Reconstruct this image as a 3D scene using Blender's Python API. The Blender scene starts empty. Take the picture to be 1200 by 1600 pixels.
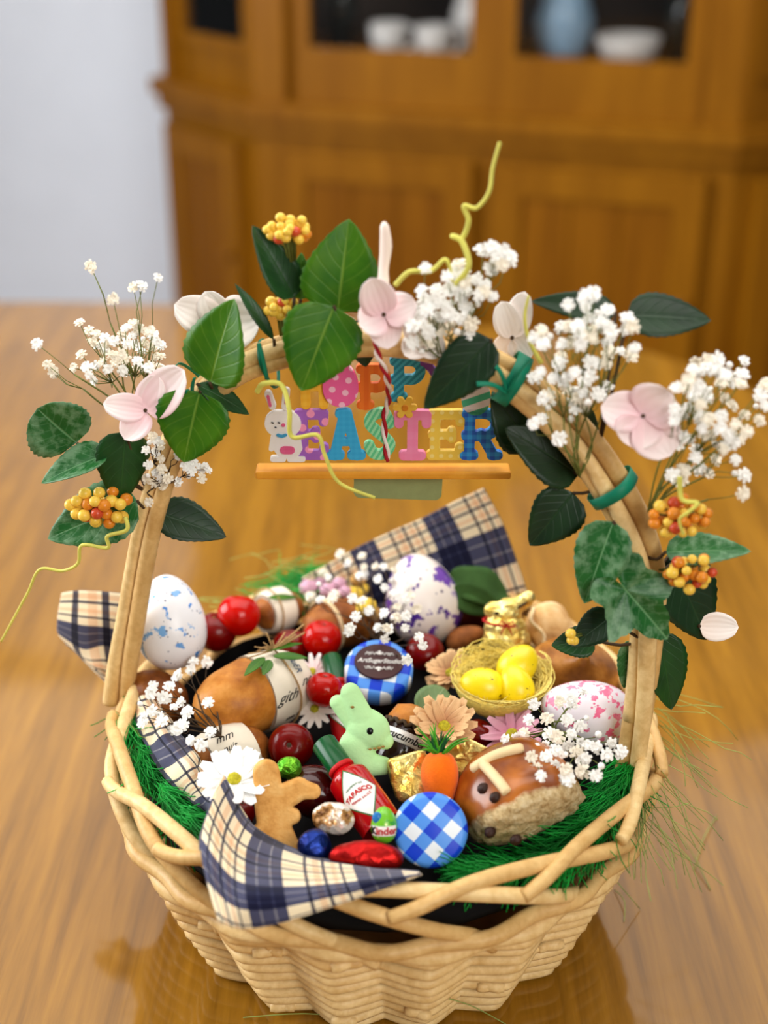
import bpy, bmesh, math, random
import numpy as np
from mathutils import Vector, Matrix, noise

random.seed(7)
SC = bpy.context.scene
COL = SC.collection
R = math.radians
V = Vector

# ------------------------------------------------------------------ camera
CAM = V((0.0, -0.82, 0.683)); PITCH = R(25.0); FPX = 2200.0
cd = bpy.data.cameras.new('camera'); cam = bpy.data.objects.new('camera', cd); COL.objects.link(cam)
cam.location = CAM; cam.rotation_euler = (R(90) - PITCH, 0, 0)
cd.sensor_fit = 'VERTICAL'; cd.sensor_height = 36.0; cd.lens = FPX / 1600 * 36
cd.clip_start = .02; cd.clip_end = 50
cd.dof.use_dof = True; cd.dof.focus_distance = 0.915; cd.dof.aperture_fstop = 3.1
SC.camera = cam
# ------------------------------------------------------------------ world, lights, exposure
w = bpy.data.worlds.new('daylight'); SC.world = w; w.use_nodes = True
bg = w.node_tree.nodes['Background']; bg.inputs[0].default_value = (.92, .96, 1.0, 1); bg.inputs[1].default_value = 0.10
def area(name, loc, target, sx, sy, power, col):
    l = bpy.data.lights.new(name, 'AREA'); l.shape = 'RECTANGLE'; l.size = sx; l.size_y = sy; l.energy = power; l.color = col
    o = bpy.data.objects.new(name, l); COL.objects.link(o); o.location = loc
    o.rotation_euler = (V(target) - V(loc)).to_track_quat('-Z', 'Y').to_euler(); return o
area('overhead_fill', (.1, .50, 1.95), (.1, .45, 0), 2.6, 1.7, 42, (1.0, .98, .95))  # added overhead lamp, unseen, kept out of the table's reflection
area('far_overhead_fill', (.1, 2.45, 2.0), (.1, 2.4, 0), 3.2, 2.0, 28, (1.0, .93, .82))  # added dim panel, unseen, gives the near table its pale ceiling reflection
area('side_window_light', (-2.3, .55, 1.0), (.1, .4, .1), 1.8, 1.5, 84, (.96, .98, 1.0))
area('rear_fill_light', (1.1, -2.3, 1.5), (0, .2, .15), 1.5, 1.3, 46, (1.0, .97, .92))  # added fill lamp behind the camera, brightens the basket front
SC.view_settings.view_transform = 'Standard'; SC.view_settings.look = 'None'
SC.view_settings.gamma = 1.0; SC.view_settings.use_curve_mapping = False
SC.view_settings.exposure = 0.0

# ------------------------------------------------------------------ pixel -> point helpers (real distances)
cP, sP = math.cos(PITCH), math.sin(PITCH)
def ray(px, py):
    a, b = (px - 600) / FPX, (800 - py) / FPX
    return V((a, cP + b * sP, -sP + b * cP))
def atY(px, py, y):
    d = ray(px, py); return CAM + d * ((y - CAM.y) / d.y)
def atZ(px, py, z):
    d = ray(px, py); return CAM + d * ((z - CAM.z) / d.z)
def mpp(p):
    d = V(p) - CAM; return (d.y * cP - d.z * sP) / FPX
def HY(px): return -.002 - .25 * (px - 600) * .00042        # depth of the handle plane
def frame(p, elev=33, az=0, roll=0):
    p = V(p); h = CAM - p; h.z = 0; h.normalize(); h = Matrix.Rotation(R(az), 3, 'Z') @ h
    e = R(elev); z = V((h.x * math.cos(e), h.y * math.cos(e), math.sin(e)))
    x = V((-h.y, h.x, 0)); y = z.cross(x)
    m = Matrix((x, y, z)).transposed().to_4x4()
    return Matrix.Translation(p) @ m @ Matrix.Rotation(R(roll), 4, 'Z')
def axframe(a, b):
    a, b = V(a), V(b); z = (b - a).normalized(); c = (CAM - a).normalized()
    y = z.cross(c).normalized(); x = y.cross(z)             # local X faces the camera
    return Matrix.Translation(a) @ Matrix((x, y, z)).transposed().to_4x4()
def C(r, g, b):
    f = lambda c: (c / 255 / 12.92) if c / 255 <= .04045 else ((c / 255 + .055) / 1.055) ** 2.4
    return (f(r), f(g), f(b), 1)

# ------------------------------------------------------------------ materials
MATS = {}
class NT:
    def __init__(s, name):
        s.m = bpy.data.materials.new(name); s.m.use_nodes = True; s.t = s.m.node_tree
        s.b = s.t.nodes['Principled BSDF']; s.out = s.t.nodes['Material Output']; MATS[name] = s.m
    def n(s, kind, **kw):
        x = s.t.nodes.new('ShaderNode' + kind)
        for k, v in kw.items(): setattr(x, k, v)
        return x
    def l(s, a, b): s.t.links.new(a, b)
    def coord(s, which='Object', scale=(1, 1, 1), rot=(0, 0, 0), loc=(0, 0, 0)):
        tc = s.n('TexCoord'); mp = s.n('Mapping'); s.l(tc.outputs[which], mp.inputs[0])
        mp.inputs['Scale'].default_value = scale; mp.inputs['Rotation'].default_value = rot; mp.inputs['Location'].default_value = loc
        return mp.outputs[0]
    def noise(s, vec, scale, detail=3, rough=.5, dist=0):
        x = s.n('TexNoise'); s.l(vec, x.inputs['Vector'])
        x.inputs['Scale'].default_value = scale; x.inputs['Detail'].default_value = detail
        x.inputs['Roughness'].default_value = rough; x.inputs['Distortion'].default_value = dist
        return x.outputs['Fac']
    def vor(s, vec, scale, out='Distance', rnd=1):
        x = s.n('TexVoronoi'); s.l(vec, x.inputs['Vector']); x.inputs['Scale'].default_value = scale
        x.inputs['Randomness'].default_value = rnd; return x.outputs[out]
    def ramp(s, fac, stops, interp='LINEAR'):
        x = s.n('ValToRGB'); cr = x.color_ramp; cr.interpolation = interp
        while len(cr.elements) < len(stops): cr.elements.new(.5)
        for e, (p, c) in zip(cr.elements, sorted(stops, key=lambda q: q[0])): e.position = p; e.color = c
        s.l(fac, x.inputs[0]); return x.outputs[0]
    def mix(s, fac, a, b, mode='MIX'):
        x = s.n('Mix', data_type='RGBA', blend_type=mode)
        for sock, val in ((x.inputs[0], fac), (x.inputs[6], a), (x.inputs[7], b)):
            if hasattr(val, 'links'): s.l(val, sock)
            else: sock.default_value = val
        return x.outputs[2]
    def math(s, op, a, b=0.0):
        x = s.n('Math', operation=op)
        for i, val in enumerate((a, b)):
            if hasattr(val, 'links'): s.l(val, x.inputs[i])
            else: x.inputs[i].default_value = val
        return x.outputs[0]
    def color(s, c):
        if hasattr(c, 'links'): s.l(c, s.b.inputs['Base Color'])
        else: s.b.inputs['Base Color'].default_value = c
    def bump(s, h, strength=.3, dist=.001):
        x = s.n('Bump'); x.inputs['Strength'].default_value = strength; x.inputs['Distance'].default_value = dist
        s.l(h, x.inputs['Height']); s.l(x.outputs[0], s.b.inputs['Normal'])
    def set(s, **kw):
        for k, v in kw.items():
            s.b.inputs[{'rough': 'Roughness', 'metal': 'Metallic', 'coat': 'Coat Weight', 'coatr': 'Coat Roughness', 'spec': 'Specular IOR Level',
                        'sss': 'Subsurface Weight', 'trans': 'Transmission Weight', 'ior': 'IOR', 'sheen': 'Sheen Weight'}[k]].default_value = v
        return s
def plain(name, c, rough=.5, var=.12, scale=120, bump=.15, bscale=None, **kw):
    if name in MATS: return MATS[name]
    kw.setdefault('spec', .28)
    s = NT(name); v = s.coord(); n = s.noise(v, scale)
    lo = tuple(x * (1 - var) for x in c[:3]) + (1,); hi = tuple(min(1, x * (1 + var)) for x in c[:3]) + (1,)
    s.color(s.ramp(n, [(.3, lo), (.7, hi)])); s.set(rough=rough, **kw)
    if bump: s.bump(s.noise(v, bscale or scale * 3), bump)
    return s.m
def foil(name, c, c2=None, rough=.28, scale=150):
    s = NT(name); v = s.coord(); s.color(s.ramp(s.noise(v, scale * .6), [(.35, c), (.65, c2 or c)])); s.set(metal=.8, rough=rough)
    h = s.math('ADD', s.vor(v, scale), s.noise(v, scale * 1.3, 4)); s.bump(h, .55, .0025); return s.m
def speckled(name, base, cols, big, small, th=.63, rough=.35, off=0):
    s = NT(name); v = s.coord(loc=(off, off * .7, off * .3)); col = base
    n = s.noise(v, big, 3, .55); m1 = s.ramp(n, [(0, (0, 0, 0, 1)), (th, (0, 0, 0, 1)), (th + .025, (1, 1, 1, 1))])
    tone = s.ramp(s.noise(v, big * .8, 2), [(.42, cols[0]), (.58, cols[1])])
    col = s.mix(m1, base, tone)
    vv = s.vor(v, small); gate = s.ramp(s.noise(v, small * .35, 1), [(.5, (0, 0, 0, 1)), (.56, (1, 1, 1, 1))])
    dots = s.ramp(vv, [(.0, (1, 1, 1, 1)), (.17, (1, 1, 1, 1)), (.22, (0, 0, 0, 1))])
    m2 = s.mix(1.0, dots, gate, 'MULTIPLY'); s.color(s.mix(m2, col, cols[2])); s.set(rough=rough, coat=.25, coatr=.3)
    s.bump(s.noise(v, 500), .08); return s.m
def plaid(name, dark=False):
    s = NT(name); tc = s.n('TexCoord'); sep = s.n('SeparateXYZ'); s.l(tc.outputs['UV'], sep.inputs[0])
    cream, navy, blk, pch, gry = C(243, 226, 190), C(13, 16, 46), C(20, 20, 34), C(232, 180, 136), C(66, 70, 98)
    st = [(0, navy), (.10, gry), (.115, navy), (.22, gry), (.235, navy), (.33, cream), (.53, blk), (.56, cream), (.62, pch), (.68, cream), (.71, blk), (.74, cream), (.80, pch), (.84, cream), (.88, blk), (.905, cream)]
    cs = []
    for ax in (0, 1):
        f = s.math('FRACT', sep.outputs[ax]); cs.append(s.ramp(f, st, 'CONSTANT'))
    gm_ = s.n('Gamma'); s.l(s.mix(1.0, cs[0], cs[1], 'MULTIPLY'), gm_.inputs[0]); gm_.inputs[1].default_value = .5; col = gm_.outputs[0]
    wv = s.n('TexChecker'); s.l(tc.outputs['UV'], wv.inputs[0]); wv.inputs['Scale'].default_value = 90
    wv.inputs[1].default_value = (1, 1, 1, 1); wv.inputs[2].default_value = (.78, .78, .78, 1)
    s.color(s.mix(.6, col, wv.outputs[0], 'MULTIPLY')); s.set(rough=.9, sheen=.2, spec=.15)
    s.bump(wv.outputs[0], .25, .0006); return s.m
def gingham(name, period, rot=0.0, blue=C(8, 60, 205), mid=C(82, 148, 236), white=C(232, 240, 248)):
    s = NT(name); v = s.coord(scale=(1 / period,) * 3, rot=(0, 0, R(rot)), loc=(.2, .2, 0)); sep = s.n('SeparateXYZ'); s.l(v, sep.inputs[0])
    g = [s.math('GREATER_THAN', s.math('FRACT', sep.outputs[a]), .5) for a in (0, 1)]; f = s.math('MULTIPLY', s.math('ADD', g[0], g[1]), .5)
    s.color(s.ramp(f, [(0, blue), (.3, mid), (.8, white)], 'CONSTANT')); s.set(rough=.35, spec=.3); return s.m
def wood(name, c1, c2, grain=(0, 0, 0), sc=(4, 40, 4), rough=.4, spec=.5, coat=0, coatr=.15, bump=.1, coord='Object', contrast=(.3, .72)):
    s = NT(name); v = s.coord(coord, scale=sc, rot=grain)
    n = s.noise(v, 1.0, 6, .62, .8); n2 = s.noise(v, 3.7, 4, .6)
    f = s.mix(.35, n, n2); s.color(s.ramp(f, [(contrast[0], c1), (contrast[1], c2)])); s.set(rough=rough, spec=spec, coat=coat, coatr=coatr)
    s.bump(n2, bump, .0008); return s.m
def leafmat(name, c1, c2, vein, varieg=None, rough=.42):
    s = NT(name); tc = s.n('TexCoord'); sep = s.n('SeparateXYZ'); s.l(tc.outputs['UV'], sep.inputs[0])
    v = s.coord(); av = s.math('ABSOLUTE', sep.outputs[1])
    col = s.ramp(s.noise(v, 55, 3), [(.3, c1), (.7, c2)])
    if varieg:
        e = s.math('ADD', s.noise(v, 130, 4, .6), s.math('MULTIPLY', av, .16))
        col = s.mix(s.ramp(e, [(.52, (0, 0, 0, 1)), (.74, (.62, .62, .62, 1))]), col, varieg)
    ph = s.math('FRACT', s.math('SUBTRACT', s.math('MULTIPLY', sep.outputs[0], 6.5), s.math('MULTIPLY', av, 2.2)))
    side = s.ramp(ph, [(0, (1, 1, 1, 1)), (.05, (.6, .6, .6, 1)), (.12, (0, 0, 0, 1)), (.9, (0, 0, 0, 1)), (1, (1, 1, 1, 1))])
    mid = s.ramp(av, [(0, (.8, .8, .8, 1)), (.016, (.7, .7, .7, 1)), (.05, (0, 0, 0, 1))])
    ve = s.mix(1.0, s.mix(1.0, side, (.22, .22, .22, 1), 'MULTIPLY'), mid, 'LIGHTEN')
    s.color(s.mix(ve, col, vein)); s.set(rough=rough, spec=.35); s.bump(ve, .35, -.0012); return s.m

M = {}
M['table'] = wood('oak_table', C(106, 68, 8), C(170, 120, 32), (0, 0, R(-25)), (38, 2.2, 4), rough=.45, coat=1.0, coatr=.07, spec=.10, contrast=(.3, .7))
M['cab'] = wood('pine_cabinet', C(112, 66, 4), C(150, 98, 14), (0, 0, 0), (9, 9, 1.2), rough=.45, spec=.12, coat=.04, coatr=.3, bump=.05)
M['cabv'] = wood('pine_panel', C(98, 54, 3), C(146, 92, 12), (0, 0, 0), (14, 14, .8), rough=.45, spec=.12, coat=.04, coatr=.3, bump=.05)
M['wall'] = plain('white_wall', C(226, 234, 246), .8, .02, 6, .03)
M['ceil'] = plain('white_ceiling', C(236, 236, 234), .9, .02, 6, .03)
M['floor'] = wood('floor_boards', C(120, 84, 50), C(150, 108, 66), (0, 0, 0), (2, 12, 2))
M['willow'] = wood('peeled_willow', C(210, 168, 100), C(246, 216, 156), (0, 0, 0), (70, 70, 70), rough=.45, spec=.25, coat=.06, coatr=.3, bump=.25, contrast=(.28, .66))
M['willow2'] = wood('honey_willow', C(196, 150, 84), C(234, 198, 134), (0, 0, 0), (70, 70, 70), rough=.45, spec=.25, coat=.06, coatr=.3, bump=.25, contrast=(.28, .7))
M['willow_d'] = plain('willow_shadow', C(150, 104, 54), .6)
M['plaid'] = plaid('navy_cream_plaid')
M['gingA'] = gingham('gingham_diamond', .0168, 45); M['gingB'] = gingham('gingham_square', .0175, 8)
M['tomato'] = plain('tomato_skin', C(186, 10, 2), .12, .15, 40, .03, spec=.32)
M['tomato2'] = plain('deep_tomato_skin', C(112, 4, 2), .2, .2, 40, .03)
def breadmat(name, c1, c2, c3, sc=60, rough=.5, bump=.5):
    s = NT(name); v = s.coord(); n = s.noise(v, sc, 5, .6); s.color(s.ramp(n, [(.28, c1), (.5, c2), (.72, c3)])); s.set(rough=rough, spec=.25, coat=.05, coatr=.35)
    s.bump(s.math('ADD', s.noise(v, sc * 6, 4), n), bump, .0012); return s.m
M['bread'] = breadmat('baked_crust', C(150, 78, 18), C(196, 124, 44), C(222, 158, 78), 45, .45, .25)
M['bread_d'] = breadmat('dark_crust', C(92, 42, 12), C(140, 78, 26), C(182, 116, 50), 60, .5, .5)
M['bread_l'] = breadmat('pale_crust', C(190, 134, 70), C(222, 178, 118), C(240, 212, 165), 60, .7, .6)
M['onion'] = breadmat('papery_skin', C(112, 64, 18), C(160, 100, 36), C(196, 138, 66), 60, .4, .2)
M['cookie'] = breadmat('biscuit', C(196, 134, 60), C(220, 162, 86), C(232, 184, 112), 110, .75, .35)
BUNAX = V((-.42, -.22, .88)).normalized(); BUNM = BUNAX.to_track_quat('Z', 'Y').to_matrix(); TORN = (BUNM.inverted() @ V((.34, -.72, -.60))).normalized()
def bunmat():
    s = NT('glazed_bun'); v = s.coord(); dp = s.n('VectorMath', operation='DOT_PRODUCT'); s.l(v, dp.inputs[0]); dp.inputs[1].default_value = TORN
    cr = s.ramp(s.noise(v, 38, 3), [(.35, C(122, 58, 12)), (.65, C(190, 110, 34))])
    cb = s.ramp(s.noise(v, 190, 5, .65), [(.32, C(160, 122, 66)), (.5, C(214, 186, 134)), (.7, C(240, 220, 176))])
    edge = s.math('ADD', s.math('MULTIPLY', dp.outputs['Value'], 60.0), s.math('MULTIPLY', s.noise(v, 90, 3), .5))
    f = s.ramp(edge, [(.50, (1, 1, 1, 1)), (.66, (0, 0, 0, 1))]); s.color(s.mix(f, cb, cr))
    rr = s.ramp(f, [(0, (.9, .9, .9, 1)), (1, (.24, .24, .24, 1))]); s.l(rr, s.b.inputs['Roughness'])
    hb = s.mix(f, s.noise(v, 200, 5, .7), (.5, .5, .5, 1)); s.bump(hb, .9, .004); return s.m
M['bun'] = bunmat()
M['dough'] = plain('cross_paste', C(232, 206, 158), .5, .1, 90, .2)
M['paper'] = plain('cream_paper', C(236, 226, 206), .75, .06, 60, .12)
M['twine'] = plain('jute_twine', C(176, 140, 92), .85, .25, 400, .5)
M['twine_l'] = plain('pale_twine', C(222, 196, 150), .85, .2, 400, .5)
M['ink'] = plain('ink', C(40, 36, 36), .7, 0, 10, 0); M['inkb'] = plain('blue_ink', C(70, 92, 120), .7, .2, 300, 0)
M['eggblue'] = speckled('egg_blue_splashes', C(238, 238, 242), [C(70, 140, 220), C(120, 175, 230), C(80, 96, 130)], 95, 260, .60, off=.02)
M['eggpurp'] = speckled('egg_purple_splashes', C(240, 230, 222), [C(66, 26, 130), C(110, 62, 170), C(52, 22, 92)], 62, 150, .545, off=.13)
M['eggpink'] = speckled('egg_pink_splashes', C(240, 232, 240), [C(236, 92, 140), C(242, 140, 172), C(222, 110, 150)], 120, 240, .555, off=.11)
M['eggyel'] = speckled('egg_yellow', C(250, 224, 12), [C(96, 70, 16), C(120, 92, 20), C(90, 66, 16)], 170, 130, .665, off=.3)
M['mint'] = plain('mint_marshmallow', C(186, 234, 168), .75, .05, 60, .25, 500)
M['toast'] = plain('toasted_edge', C(150, 120, 60), .8)
M['black'] = plain('black_gloss', C(8, 8, 8), .2, 0, 10, 0); M['dark'] = plain('dark_brown_glass', C(32, 12, 8), .12, .2, 30, 0, coat=.5)
M['capg'] = plain('green_cap', C(4, 78, 36), .25, .1, 40, .02)
M['sauce'] = plain('red_sauce_glass', C(176, 6, 14), .1, .1, 20, 0, spec=.5)
M['white'] = plain('white_print', C(238, 236, 232), .5, .02, 50, 0); M['redp'] = plain('red_print', C(190, 20, 24), .5, 0, 10, 0)
M['greenp'] = plain('green_print', C(20, 110, 50), .5, 0, 10, 0)
M['maroon'] = plain('maroon_gloss', C(64, 5, 6), .14, .15, 20, 0, spec=.5)
M['gold'] = foil('gold_foil', C(244, 200, 84), C(255, 236, 150), .3, 130)
M['goldb'] = foil('gold_rabbit_foil', C(246, 206, 90), C(255, 238, 156), .34, 210)
M['greenf'] = foil('green_foil', C(70, 160, 30), C(130, 200, 50), .3, 260)
M['bluef'] = foil('blue_foil', C(10, 26, 90), C(26, 56, 140), .3, 120)
M['redf'] = foil('red_foil', C(150, 8, 8), C(190, 20, 14), .35, 90)
def silv():
    s = NT('crinkled_wrapper'); v = s.coord(); s.color(s.ramp(s.noise(v, 75, 4, .6), [(.36, C(96, 56, 22)), (.46, C(190, 140, 80)), (.54, C(244, 238, 226))]))
    s.set(metal=.35, rough=.28); s.bump(s.vor(v, 220), .6, .002); return s.m
M['wrap'] = silv()
M['carrot'] = plain('orange_felt', C(255, 112, 4), .9, .08, 200, .5, 900, sheen=.15)
M['frond'] = plain('carrot_fronds', C(66, 150, 30), .5, .3, 200, .1)
M['frondd'] = plain('dark_fronds', C(24, 88, 44), .6, .3, 200, .1)
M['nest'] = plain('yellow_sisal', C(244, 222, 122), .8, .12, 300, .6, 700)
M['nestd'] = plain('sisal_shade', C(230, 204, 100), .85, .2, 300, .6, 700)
M['grass'] = plain('green_shred', C(14, 150, 52), .45, .35, 60, 0); M['hay'] = plain('pale_green_shred', C(150, 170, 90), .6, .3, 60, 0)
M['stem'] = plain('green_stem', C(104, 112, 50), .6, .25, 90, .1); M['stemd'] = plain('brown_stem', C(70, 52, 32), .7, .25, 90, .2)
M['bb'] = plain('gypsophila_white', C(254, 252, 246), .8, .05, 300, .1, sss=.0); M['bbc'] = plain('gypsophila_cream', C(246, 238, 220), .8, .05, 300, .1)
M['by'] = plain('yellow_berry', C(248, 206, 80), .3, .1, 80, .05, coat=.15, coatr=.2); M['bo'] = plain('orange_berry', C(228, 140, 40), .3, .15, 80, .05, coat=.15)
M['br'] = plain('red_berry', C(206, 78, 44), .3, .15, 80, .05, coat=.15)
def petalmat(name, c1, c2):
    s = NT(name); tc = s.n('TexCoord'); sep = s.n('SeparateXYZ'); s.l(tc.outputs['UV'], sep.inputs[0]); v = s.coord()
    f = s.math('ADD', sep.outputs[0], s.math('MULTIPLY', s.noise(v, 90), .3)); s.color(s.ramp(f, [(.15, c1), (.95, c2)])); s.set(rough=.7, spec=.2)
    st = s.math('SINE', s.math('MULTIPLY', sep.outputs[1], 18)); s.bump(st, .15, .0006); return s.m
M['pinkp'] = petalmat('blush_petal', C(244, 202, 208), C(252, 236, 234)); M['creamp'] = petalmat('cream_petal', C(248, 230, 218), C(252, 244, 238))
M['daisyw'] = petalmat('white_ray', C(240, 240, 236), C(250, 250, 248)); M['daisyp'] = petalmat('peach_ray', C(176, 110, 70), C(228, 186, 136))
M['daisym'] = petalmat('mauve_ray', C(206, 120, 150), C(226, 170, 190)); M['discy'] = plain('yellow_disc', C(190, 180, 40), .8, .3, 500, .8)
M['tendril'] = plain('lime_tendril', C(212, 208, 96), .5, .12, 90, .1)
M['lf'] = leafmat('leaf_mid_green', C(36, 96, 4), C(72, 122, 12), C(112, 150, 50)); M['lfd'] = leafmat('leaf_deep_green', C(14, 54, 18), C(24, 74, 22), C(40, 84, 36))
M['lfv'] = leafmat('leaf_frosted', C(18, 84, 32), C(36, 104, 44), C(110, 160, 110), C(130, 168, 130)); M['lfk'] = leafmat('leaf_shaded', C(10, 38, 16), C(20, 54, 22), C(30, 62, 30))  # last green is darkened: shade on these leaves put into the colour
M['euc'] = leafmat('eucalyptus', C(92, 122, 74), C(120, 146, 94), C(160, 176, 130)); M['felt'] = plain('felt_green', C(52, 84, 36), .9, .2, 80, .3)
M['tie'] = plain('teal_tape', C(6, 122, 92), .5, .12, 100, .1); M['card'] = plain('sage_card', C(142, 152, 100), .75, .06, 120, .1)
M['bar'] = wood('sign_bar', C(216, 140, 34), C(236, 166, 56), (0, 0, 0), (30, 6, 30), rough=.4, spec=.25)
M['rope_r'] = plain('red_cord', C(170, 24, 40), .8, .1, 300, .3); M['rope_w'] = plain('white_cord', C(236, 226, 220), .8, .1, 300, .3)
def pattern(name, kind, c1, c2, period=.006, rot=0):
    s = NT(name); v = s.coord(scale=(1 / period,) * 3, rot=(0, R(rot), 0))
    if kind == 'dots':
        sep = s.n('SeparateXYZ'); s.l(v, sep.inputs[0]); fx = s.math('SUBTRACT', s.math('FRACT', sep.outputs[0]), .5); fz = s.math('SUBTRACT', s.math('FRACT', sep.outputs[2]), .5)
        d = s.math('SQRT', s.math('ADD', s.math('MULTIPLY', fx, fx), s.math('MULTIPLY', fz, fz))); f = s.ramp(d, [(.26, (1, 1, 1, 1)), (.3, (0, 0, 0, 1))])
    elif kind == 'stripes':
        sep = s.n('SeparateXYZ'); s.l(v, sep.inputs[0]); f = s.ramp(s.math('FRACT', sep.outputs[0]), [(0, (0, 0, 0, 1)), (.55, (1, 1, 1, 1))], 'CONSTANT')
    else:
        sep = s.n('SeparateXYZ'); s.l(v, sep.inputs[0])
        a = [s.ramp(s.math('FRACT', sep.outputs[q]), [(0, (0, 0, 0, 1)), (.5, (1, 1, 1, 1))], 'CONSTANT') for q in (0, 2)]; f = s.mix(.5, a[0], a[1])
    s.color(s.mix(f, c1, c2)); s.set(rough=.45); return s.m

# ------------------------------------------------------------------ geometry helpers
class MB:
    def __init__(s): s.v = []; s.f = []; s.uv = {}
    def add(s, vs, fs, uvs=None):
        b = len(s.v); s.v.extend(tuple(x) for x in vs); s.f.extend(tuple(i + b for i in f) for f in fs)
        if uvs is not None:
            for i, u in enumerate(uvs): s.uv[b + i] = u
        return s
    def tube(s, pts, rad, n=6, closed=False, flat=1.0):
        P = [V(p) for p in pts]; m = len(P); rad = [rad] * m if not hasattr(rad, '__len__') else rad
        T = [((P[(i + 1) % m] if closed or i < m - 1 else P[i]) - (P[i - 1] if closed or i > 0 else P[i])) for i in range(m)]
        T = [t.normalized() if t.length > 1e-9 else V((0, 0, 1)) for t in T]
        u = T[0].orthogonal().normalized(); vs = []
        if closed: u = (V((0, 0, 1)) - T[0] * T[0].z).normalized()
        for i in range(m):
            u = (u - T[i] * u.dot(T[i])); u = u.normalized() if u.length > 1e-6 else T[i].orthogonal().normalized()
            b = T[i].cross(u)
            for k in range(n):
                a = 2 * math.pi * k / n; vs.append(P[i] + (u * math.cos(a) + b * math.sin(a) * flat) * rad[i])
        fs = []
        for i in range(m if closed else m - 1):
            j = (i + 1) % m
            for k in range(n): fs.append((i * n + k, i * n + (k + 1) % n, j * n + (k + 1) % n, j * n + k))
        if not closed: fs.append(tuple(range(n - 1, -1, -1))); fs.append(tuple((m - 1) * n + k for k in range(n)))
        return s.add(vs, fs)
    def lathe(s, prof, n=24, mat=None, sx=1, sy=1):
        mat = mat or Matrix(); vs = []; fs = []
        for (r, z) in prof:
            for k in range(n):
                a = 2 * math.pi * k / n; vs.append(mat @ V((r * math.cos(a) * sx, r * math.sin(a) * sy, z)))
        for i in range(len(prof) - 1):
            for k in range(n): fs.append((i * n + k, i * n + (k + 1) % n, (i + 1) * n + (k + 1) % n, (i + 1) * n + k))
        if prof[0][0] > 1e-6: fs.append(tuple(range(n - 1, -1, -1)))
        if prof[-1][0] > 1e-6: fs.append(tuple((len(prof) - 1) * n + k for k in range(n)))
        return s.add(vs, fs)
    def ell(s, c, r, mat=None, n=16, m=10, egg=0.0, nz=0.0, nsc=40, p=1.0):
        mat = mat or Matrix(); c = V(c); vs = []; fs = []
        for i in range(m + 1):
            t = math.pi * i / m
            for k in range(n):
                a = 2 * math.pi * k / n; st = math.sin(t) * (1 - egg * math.cos(t))
                q = V((math.cos(a) * st, math.sin(a) * st, math.cos(t)))
                if p != 1.0: q = V([math.copysign(abs(x) ** p, x) for x in q])
                q = V((q.x * r[0], q.y * r[1], q.z * r[2])) + c
                if nz: q += q.normalized() * nz * noise.noise(q * nsc)
                vs.append(mat @ q)
        for i in range(m):
            for k in range(n): fs.append((i * n + k, (i + 1) * n + k, (i + 1) * n + (k + 1) % n, i * n + (k + 1) % n))
        return s.add(vs, fs)
    def box(s, lo, hi, mat=None):
        mat = mat or Matrix()
        vs = [mat @ V((x, y, z)) for x in (lo[0], hi[0]) for y in (lo[1], hi[1]) for z in (lo[2], hi[2])]
        return s.add(vs, [(0, 1, 3, 2), (4, 6, 7, 5), (0, 4, 5, 1), (2, 3, 7, 6), (0, 2, 6, 4), (1, 5, 7, 3)])
    def grid(s, nu, nv, fn, thick=0.0, uvf=None):
        P = [[V(fn(i / (nu - 1), j / (nv - 1))) for j in range(nv)] for i in range(nu)]
        top = [P[i][j] for i in range(nu) for j in range(nv)]; I = lambda i, j: i * nv + j
        uvs = [(uvf(i / (nu - 1), j / (nv - 1)) if uvf else (i / (nu - 1), j / (nv - 1))) for i in range(nu) for j in range(nv)]
        fs = [(I(i, j), I(i + 1, j), I(i + 1, j + 1), I(i, j + 1)) for i in range(nu - 1) for j in range(nv - 1)]
        if thick:
            N = []
            for i in range(nu):
                for j in range(nv):
                    a = P[min(i + 1, nu - 1)][j] - P[max(i - 1, 0)][j]; b = P[i][min(j + 1, nv - 1)] - P[i][max(j - 1, 0)]
                    q = a.cross(b); N.append(q.normalized() if q.length > 1e-12 else V((0, 0, 0)))
            L = nu * nv; bot = [top[q] - N[q] * thick for q in range(L)]
            fs += [tuple(L + x for x in reversed(f)) for f in fs]
            rim = [I(i, 0) for i in range(nu)] + [I(nu - 1, j) for j in range(1, nv)] + [I(i, nv - 1) for i in range(nu - 2, -1, -1)] + [I(0, j) for j in range(nv - 2, 0, -1)]
            for q in range(len(rim)): a, b = rim[q], rim[(q + 1) % len(rim)]; fs.append((b, a, L + a, L + b))
            top = top + bot; uvs = uvs + uvs
        return s.add(top, fs, uvs)
    def prism(s, poly, z0, z1, mat=None):
        mat = mat or Matrix(); n = len(poly)
        vs = [mat @ V((x, y, z0)) for x, y in poly] + [mat @ V((x, y, z1)) for x, y in poly]
        return s.add(vs, [tuple(range(n - 1, -1, -1)), tuple(range(n, 2 * n))] + [(i, (i + 1) % n, n + (i + 1) % n, n + i) for i in range(n)])
    def mesh(s, name, smooth=True):
        me = bpy.data.meshes.new(name); me.from_pydata(s.v, [], s.f)
        if s.uv:
            ul = me.uv_layers.new(name='UVMap')
            for lp in me.loops: ul.data[lp.index].uv = s.uv.get(lp.vertex_index, (0, 0))
        if smooth: me.polygons.foreach_set('use_smooth', [True] * len(me.polygons))
        me.update(); return me
def sharp(me, ang=40):
    me.set_sharp_from_angle(angle=R(ang)); return me
def tag(o, label=None, cat=None, group=None, kind=None):
    for k, v in (('label', label), ('category', cat), ('group', group), ('kind', kind)):
        if v: o[k] = v
    return o
def thing(name, label, cat, mat=None, group=None):
    o = bpy.data.objects.new(name, None); COL.objects.link(o); o.empty_display_size = .01
    if mat is not None: o.matrix_world = mat if isinstance(mat, Matrix) else Matrix.Translation(V(mat))
    return tag(o, label, cat, group)
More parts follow.
